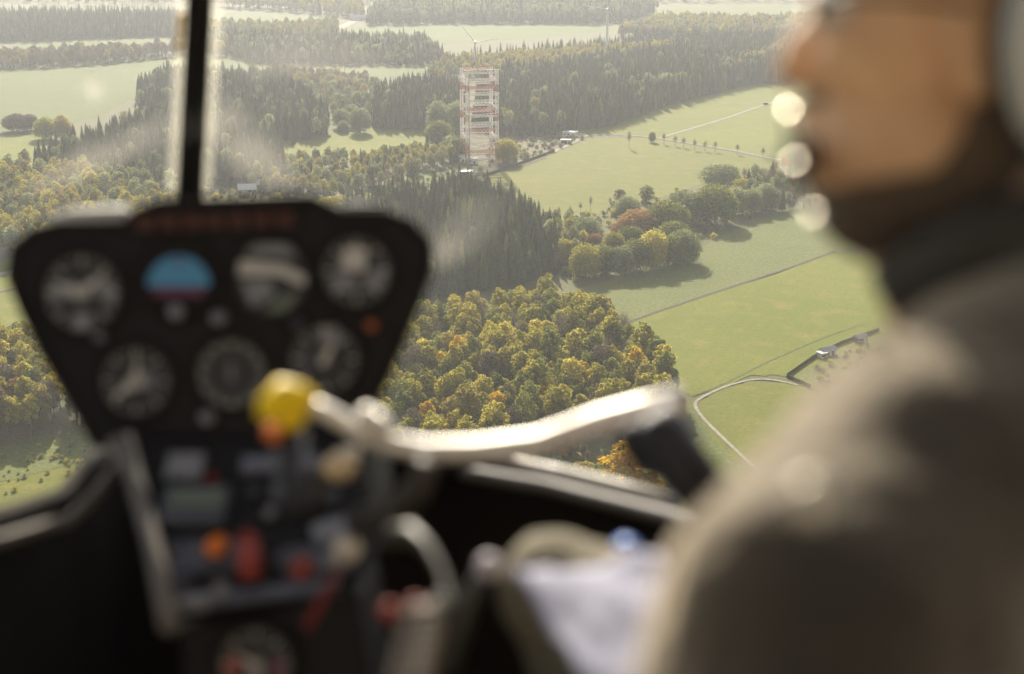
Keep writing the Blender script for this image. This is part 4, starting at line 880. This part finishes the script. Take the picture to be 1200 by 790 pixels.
b = MB(); b.tube([P(758, 492, .97), P(775, 510, .97), P(795, 540, .96), P(835, 590, .95)], [.018, .022, .020, .018], RUB, 14); b.ball(P(742, 515, .97), (.010, .014, .012), RUB, (RX, UP, FW)); b.ball(P(776, 522, .975), (.026, .024, .022), RUB, (RX, UP, FW)); rg = b.build('right_grip', cb, True)
b = MB(); b.tube([P(500, 545, 1.0), P(488, 575, 1.02), P(462, 600, 1.05), P(420, 612, 1.1)], [.009, .010, .011, .012], mat('dim_tube', (.06, .05, .042), .6), 12); b.build('cyclic_column', heli, True)
b = MB(); b.ball(P(398, 548, 1.08), (.014, .011, .012), mat('brass', (.62, .47, .28), .45), (RX, UP, FW)); b.tube([P(395, 536, 1.08), P(418, 528, 1.07)], .005, CREAM, 8); b.tube([P(408, 545, 1.08), P(422, 565, 1.07)], [.005, .003], bpy.data.materials['dim_tube'], 8); b.tube([P(385, 555, 1.08), P(375, 570, 1.08), P(372, 590, 1.09)], [.004, .005, .004], bpy.data.materials['dim_tube'], 8); b.build('friction_lock', heli, True)
# collective / hose and knobs between the seats
b = MB(); b.tube([P(452, 640, .9), P(462, 627, .9), P(480, 626, .9), P(500, 640, .88), P(517, 668, .86), P(526, 700, .84), P(524, 730, .82)], [.004, .007, .0075, .004, .0028, .0028, .003], mat('hose_cream', (.042, .038, .026), .5), 12); b.build('vent_hose', heli, True)
b = MB()
for i in range(7): b.tube([P(500-i*3+q, 722+i*13, .84-i*.005) for q in (-26, 0, 26)], [.006, .0085, .007], mat('hose_ribs', (.16, .13, .10), .6) if i == 0 else bpy.data.materials['hose_ribs'], 8)
b.build('ribbed_boot', heli, True)
for u, v, m, r_ in [(487, 711, RED, .006), (457, 717, RED, .006), (517, 708, CREAM, .007)]:
    b = MB(); b.ball(P(u, v, .85), r_, m); b.build('lever_knob', heli, True)
b = MB(); b.ball(P(573, 664, .92), .0085, mat('knob_lilac', (.62, .55, .60), .35, coat=.3)); b.tube([P(568, 672, .93), P(545, 710, .95), P(520, 780, .97)], [.005, .009, .011], mat('lever_grey', (.08, .075, .065), .6), 10); b.build('collective_lever', heli, True)
# unseen rear bench added in pale tan to bounce sunlight onto the face
TAN = mat('bounce_tan', (.56, .49, .40), .6, bump=.2, bscale=60)
for s_ in (-1, 1):
    b = MB(); b.box(C0+np.array((s_*.36, -.76, -.44)), (.66, .10, .72), TAN); b.build('bounce_backrest', heli, bevel=.03)
    b = MB(); b.box(C0+np.array((s_*.36, -.50, -.84)), (.66, .46, .12), TAN); b.build('bounce_seat_cushion', heli, bevel=.03)
# pilot seat
b = MB(); b.box(P(1150, 1300, .72), (.44, .45, .12), BLK, (RX, FW, UP)); ps = b.build('pilot_seat_cushion', heli, bevel=.02)
# ------------------------------------------------------------------ pilot
SKIN = mat('skin', (.80, .50, .29), .5, spec=.35, noise=(.74, .44, .25), bscale=40)
b_ = SKIN.node_tree.nodes['Principled BSDF']; b_.inputs['Subsurface Weight'].default_value = .12; b_.inputs['Subsurface Radius'].default_value = (.01, .004, .002)
HAIR = mat('dark_hair', (.045, .03, .022), .7, bump=.6, bscale=400)
STUB = mat('beard_stubble', (.20, .135, .088), .85, bump=.8, bscale=600)
JACK = mat('jacket_cloth', (.034, .029, .025), .95, sheen=.75, bump=.35, bscale=90, noise=(.028, .024, .020))
TROU = mat('khaki_trousers', (.15, .13, .088), .9, bump=.3, bscale=90)
person = empty('person', P(1150, 1280, .72), 'pilot in a grey-brown jacket with a stubble beard, looking left in profile', 'person')
HD = .70; k_ = HD/FPX
def H(u, v, dep=0.0): return P(u, v, HD+dep)
ax = (RX, UP, FW)
b = MB()
# skull, face, jaw, nose, lips, chin: blended into one surface
b.ball(H(1190, -60), (.096, .092, .075), SKIN, ax, 28, 20)
b.ball(H(1056, 30), (.046, .085, .060), SKIN, ax, 24, 16)
b.ball(H(1046, 130), (.042, .055, .052), SKIN, ax, 24, 16)
b.ball(H(1060, 170), (.050, .048, .058), SKIN, ax, 24, 16)
b.ball(H(1020, 232), (.024, .024, .030), SKIN, ax, 20, 12)
b.ball(H(1060, 240), (.040, .026, .045), SKIN, ax, 20, 12)
b.tube([H(995, -12), H(972, 25), H(948, 58), H(935, 80)], [.012, .011, .0125, .011], SKIN, 12)
b.ball(H(934, 80), (.011, .0105, .0125), SKIN, ax); b.ball(H(953, 88, -.010), (.009, .007, .006), SKIN, ax); b.ball(H(953, 88, .010), (.009, .007, .006), SKIN, ax)
b.ball(H(1000, -22), (.018, .012, .045), SKIN, ax)
b.ball(H(963, 138), (.013, .0075, .020), SKIN, ax); b.ball(H(966, 161), (.013, .008, .018), SKIN, ax)
b.ball(H(1030, 70, -.040), (.030, .024, .015), SKIN, ax); b.ball(H(1030, 70, .040), (.030, .024, .015), SKIN, ax)
b.tube([H(1120, 60), H(1140, 220), H(1180, 360), H(1210, 460)], [.058, .056, .058, .066], SKIN, 20)
b.ball(H(1150, 45, -.068), (.018, .030, .008), SKIN, ax)
b.tube([H(1030, 200), H(1090, 250)], [.03, .04], SKIN, 12)
body = b.build('body', person, True, remesh=.0028, sm=6)
b = MB()   # beard: thin shell over lips, chin, jaw, up to the ear
b.ball(H(1026, 226), (.030, .031, .036), STUB, ax, 24, 14); b.ball(H(1066, 236), (.046, .033, .0555), STUB, ax, 24, 14)
b.tube([H(1110, 235, -.035), H(1165, 170, -.052), H(1185, 90, -.060)], [.024, .018, .012], STUB, 12); b.tube([H(1110, 235, .035), H(1165, 170, .052), H(1185, 90, .060)], [.024, .018, .012], STUB, 12)
b.ball(H(968, 122), (.015, .0065, .026), STUB, ax)
b.build('beard', person, True, remesh=.003, sm=5)
b = MB(); b.ball(H(1215, -85), (.098, .094, .081), HAIR, ax, 28, 18); b.ball(H(1260, 10), (.055, .07, .070), HAIR, ax, 24, 14); b.build('hair', person, True, remesh=.004, sm=3)
for s_ in (-1, 1):
    b = MB(); b.ball(H(978, 8, s_*.030), (.011, .011, .011), mat('eye_white', (.7, .66, .62), .3) if s_ < 0 else bpy.data.materials['eye_white'], ax); b.ball(H(970, 8, s_*.032), (.006, .006, .006), HAIR, ax); b.build('eye', body, True)
GLM = mat('glasses_frame', (.02, .018, .018), .35, spec=.5)
b = MB()
for s_ in (-1, 1):
    loop = [H(962+6*math.cos(t), 5+26*math.sin(t), s_*.032+.024*math.cos(t)) for t in np.linspace(0, 2*PI, 20)]; b.tube(loop, .0014, GLM, 6)
    b.tube([H(966, 0, s_*.055), H(1000, -4, s_*.068), H(1060, -2, s_*.076), H(1140, 6, s_*.078)], .002, GLM, 6)
b.tube([H(952, 0, -.008), H(950, -2, 0), H(952, 0, .008)], .0015, GLM, 6); b.build('glasses', person, True)
# jacket: one garment with both sleeves
b = MB()
b.tube([P(1244, 440, .63), P(1090, 592, .56), P(960, 746, .52), P(944, 850, .51), P(944, 960, .51), P(975, 1180, .53)], [.062, .064, .066, .064, .060, .052], JACK, 24)
b.ball(P(1010, 730, .53), .066, JACK, ax, 24, 16)
b.tube([P(1000, 1180, .53), P(900, 1290, .62), P(800, 1330, .74)], [.052, .046, .038], JACK, 18)
b.tube([P(1330, 470, .76), P(1330, 800, .72), P(1280, 1300, .72)], [.13, .165, .16], JACK, 28)
b.tube([P(1200, 700, .58), P(1220, 1000, .62), P(1230, 1250, .66)], [.11, .12, .12], JACK, 24)
b.tube([P(1180, 430, .70), P(1330, 420, .82), P(1480, 560, .92)], [.065, .08, .07], JACK, 20)
b.tube([P(1480, 560, .92), P(1300, 750, 1.05), P(1180, 800, 1.10), P(990, 690, 1.04)], [.068, .055, .048, .036], JACK, 18)
jk = b.build('jacket', person, True, remesh=.005, sm=5)
for sc_, st in ((.075, .012), (.03, .005)):
    tx = bpy.data.textures.new('cloth_folds', 'CLOUDS'); tx.noise_scale = sc_; tx.noise_depth = 1; dm = jk.modifiers.new('folds', 'DISPLACE'); dm.texture = tx; dm.strength = st; dm.mid_level = .5
JACK.node_tree.nodes['Principled BSDF'].inputs['Sheen Tint'].default_value = (.95, .80, .60, 1)
COLR = mat('dark_collar', (.06, .052, .042), .9, bump=.3, bscale=90)
b = MB(); ring = []
for t in np.linspace(-.9, PI*1.25, 16): ring.append(H(1195+95*math.cos(t+PI/2+.6), 335-35*math.sin(t*.9), -.062*math.sin(t+PI/2-.4)))
b.tube([H(1055, 318, .02), H(1090, 335, -.045), H(1150, 318, -.075), H(1230, 290, -.075), H(1300, 260, -.03)], [.016, .024, .028, .028, .02], COLR, 14)
b.tube([H(1055, 318, .02), H(1090, 320, .06), H(1160, 300, .08), H(1250, 280, .07), H(1300, 260, 0)], [.016, .022, .026, .026, .02], COLR, 14); b.build('collar', person, True, remesh=.004, sm=5)
b = MB(); b.ball(P(952, 586, .452), (.0075, .0075, .005), mat('highlight_button', (.55, .50, .42), .4, .3), ax); b.build('shoulder_highlight', person, True)  # pale oversized button painting a blurred highlight on the shoulder
# sleeve cuff, forearm and hand on the grip
def finger(b, pts, r0): b.tube(pts, [r0, r0*.98, r0*.92, r0*.8][:len(pts)], SKIN, 8); b.ball(pts[-1], r0*.8, SKIN)
b = MB()
b.tube([P(990, 690, 1.03), P(930, 640, 1.0), P(880, 600, .98)], [.030, .028, .030], SKIN, 14)
b.ball(P(918, 612, .98), (.040, .024, .018), SKIN, ax)
for i in range(4):
    o_ = i*13; finger(b, [P(905-i*3, 590+o_*1.1, .965), P(876, 584+o_, .945), P(856, 586+o_, .955), P(854, 590+o_, .975)], .0088-.0006*i)
finger(b, [P(925, 592, .97), P(900, 584, 1.0), P(878, 582, 1.0)], .010)
b.build('hand', body, True, remesh=.0028, sm=3)
# trousers
b = MB()
b.tube([P(1180, 1250, .72), P(900, 900, .80), P(762, 765, .90), P(672, 700, .95)], [.11, .088, .056, .043], TROU, 22)
b.ball(P(652, 692, .95), (.041, .041, .045), TROU, ax, 20, 14); b.ball(P(632, 648, .96), (.017, .015, .022), TROU, ax)
b.tube([P(665, 710, .96), P(695, 800, .98), P(720, 1000, 1.03), P(700, 1180, 1.08)], [.040, .040, .040, .04], TROU, 18)
b.tube([P(1300, 1250, .80), P(1100, 880, .98), P(980, 790, 1.08), P(960, 760, 1.12)], [.11, .085, .062, .055], TROU, 20)
b.tube([P(960, 780, 1.12), P(930, 1000, 1.15), P(910, 1150, 1.2)], [.055, .045, .04], TROU, 16)
b.build('trousers', person, True, remesh=.006, sm=4)
SHOE = mat('boot_leather', (.03, .025, .02), .6)
b = MB(); b.ball(P(695, 1215, 1.12), (.05, .04, .12), SHOE, ax); b.ball(P(900, 1185, 1.22), (.05, .04, .12), SHOE, ax); b.build('boots', person, True)
# headset worn by the pilot
M_CUP = mat('headset_shell', (.52, .50, .44), .45); M_PAD = mat('headset_pad', (.02, .02, .022), .7); M_CHR = mat('satin_metal', (.85, .80, .66), .28, 1.0)
hs = empty('headset', H(1170, 40), 'pale grey aviation headset with dark pads on the pilot head', 'headset')
b = MB(); b.ball(H(1275, 60, -.115), (.034, .052, .020), M_CUP, ax, 24, 16); b.build('ear_cup', hs, True)
b = MB(); b.ball(H(1275, 60, .115), (.034, .052, .020), M_CUP, ax, 24, 16); b.build('ear_cup', hs, True)
b = MB(); b.tube([H(1262+math.cos(t)*70, 60+math.sin(t)*120, -.090) for t in np.linspace(0, 2*PI, 24)], .012, M_PAD, 10); b.build('ear_pad', hs, True)
b = MB(); b.tube([H(1262+math.cos(t)*70, 60+math.sin(t)*120, .090) for t in np.linspace(0, 2*PI, 24)], .012, M_PAD, 10); b.build('ear_pad', hs, True)
b = MB(); b.tube([H(1245, 10-math.sin(t)*330, -.105*math.cos(t)) for t in np.linspace(0, PI, 20)], .009, M_CUP, 10); b.build('headband', hs, True)
b = MB(); b.tube([H(1240, 120, -.12), H(1180, 215, -.115), H(1100, 262, -.10), H(1020, 268, -.08), H(975, 256, -.066), H(948, 224, -.048), H(936, 192, -.034), H(927, 160, -.034), H(925, 128, -.034)], .0016, M_PAD, 8); b.build('microphone_boom', hs, True)
b = MB(); b.ball(H(938, 186, -.020), (.009, .011, .010), M_PAD, ax); b.build('microphone', hs, True)
for u, v, d_, s_ in [(925, 130, -.036, .0031), (932, 190, -.054, .0028), (953, 251, -.095, .0026)]:  # small reflectors added on stalks to throw sun highlights along the face
    hv = sdir.copy(); vv = Vector(C0 - H(u, v)).normalized(); hh = np.array((hv+vv).normalized()); b = MB(); b.disc(H(u, v, d_), hh, [(s_, -.002), (s_*.95, .0004), (s_*.5, .001)], M_CHR, 16); b.tube([H(u, v, d_) - hh*.002, H({130: 925, 190: 936, 251: 965}[v], {130: 131, 190: 192, 251: 250}[v], {130: -.034, 190: -.034, 251: -.064}[v])], .0009, M_PAD, 6); b.build('glint_disc', hs, True)
# folded map on the thigh
PAPER = mat('map_paper', (.27, .27, .35), .8, noise=(.19, .19, .26), bscale=12)
NN = 14; V = []; F = []; r2 = np.random.default_rng(3)
cr = r2.normal(0, 1, (NN+1, NN+1))
for i in range(NN+1):
    for j in range(NN+1):
        s_, t_ = i/NN, j/NN; a_ = P(605, 672, .86)*(1-s_)*(1-t_) + P(775, 650, .86)*s_*(1-t_) + P(700, 830, .74)*(1-s_)*t_ + P(860, 800, .74)*s_*t_
        V.append(a_ + UP*(.0018*math.sin(s_*9+t_*3)+.0015*math.sin(t_*11-s_*4)+.0015*cr[i, j]))
for i in range(NN):
    for j in range(NN): F.append((i*(NN+1)+j, (i+1)*(NN+1)+j, (i+1)*(NN+1)+j+1, i*(NN+1)+j+1))
b = MB(); b.add(V, F, PAPER); mp = b.build('map', None, True); q_ = mp.modifiers.new('s', 'SOLIDIFY'); q_.thickness = .0015
tag(mp, 'crumpled pale lilac-white map lying on the pilot knee', 'map')
b = MB(); b.disc(P(735, 648, .98), -FW, [(.009, -.02), (.0105, 0), (.0105, .012), (.008, .015)], mat('blue_plastic', (.01, .13, .55), .4), 20); bl = b.build('cap', None, True); tag(bl, 'small bright blue cap beside the pilot knee', 'cap')

# ------------------------------------------------------------------ haze in the air
b = MB(); b.box((0, 6200, 76), (17000, 15000, 154), None); b.mats = []
V = np.array(b.V); me = bpy.data.meshes.new('haze'); me.from_pydata([tuple(v) for v in V], [], b.F)
HZ = bpy.data.materials.new('haze_air'); HZ.use_nodes = True; t = HZ.node_tree; t.nodes.remove(t.nodes['Principled BSDF'])
pv = t.nodes.new('ShaderNodeVolumePrincipled'); pv.inputs['Color'].default_value = (.84, .87, .93, 1); pv.inputs['Density'].default_value = .000135; pv.inputs['Anisotropy'].default_value = .3
t.links.new(pv.outputs[0], t.nodes['Material Output'].inputs['Volume']); me.materials.append(HZ)
tag(link(bpy.data.objects.new('haze', me)), 'pale autumn haze filling the air over the valley', 'haze', None, 'stuff')
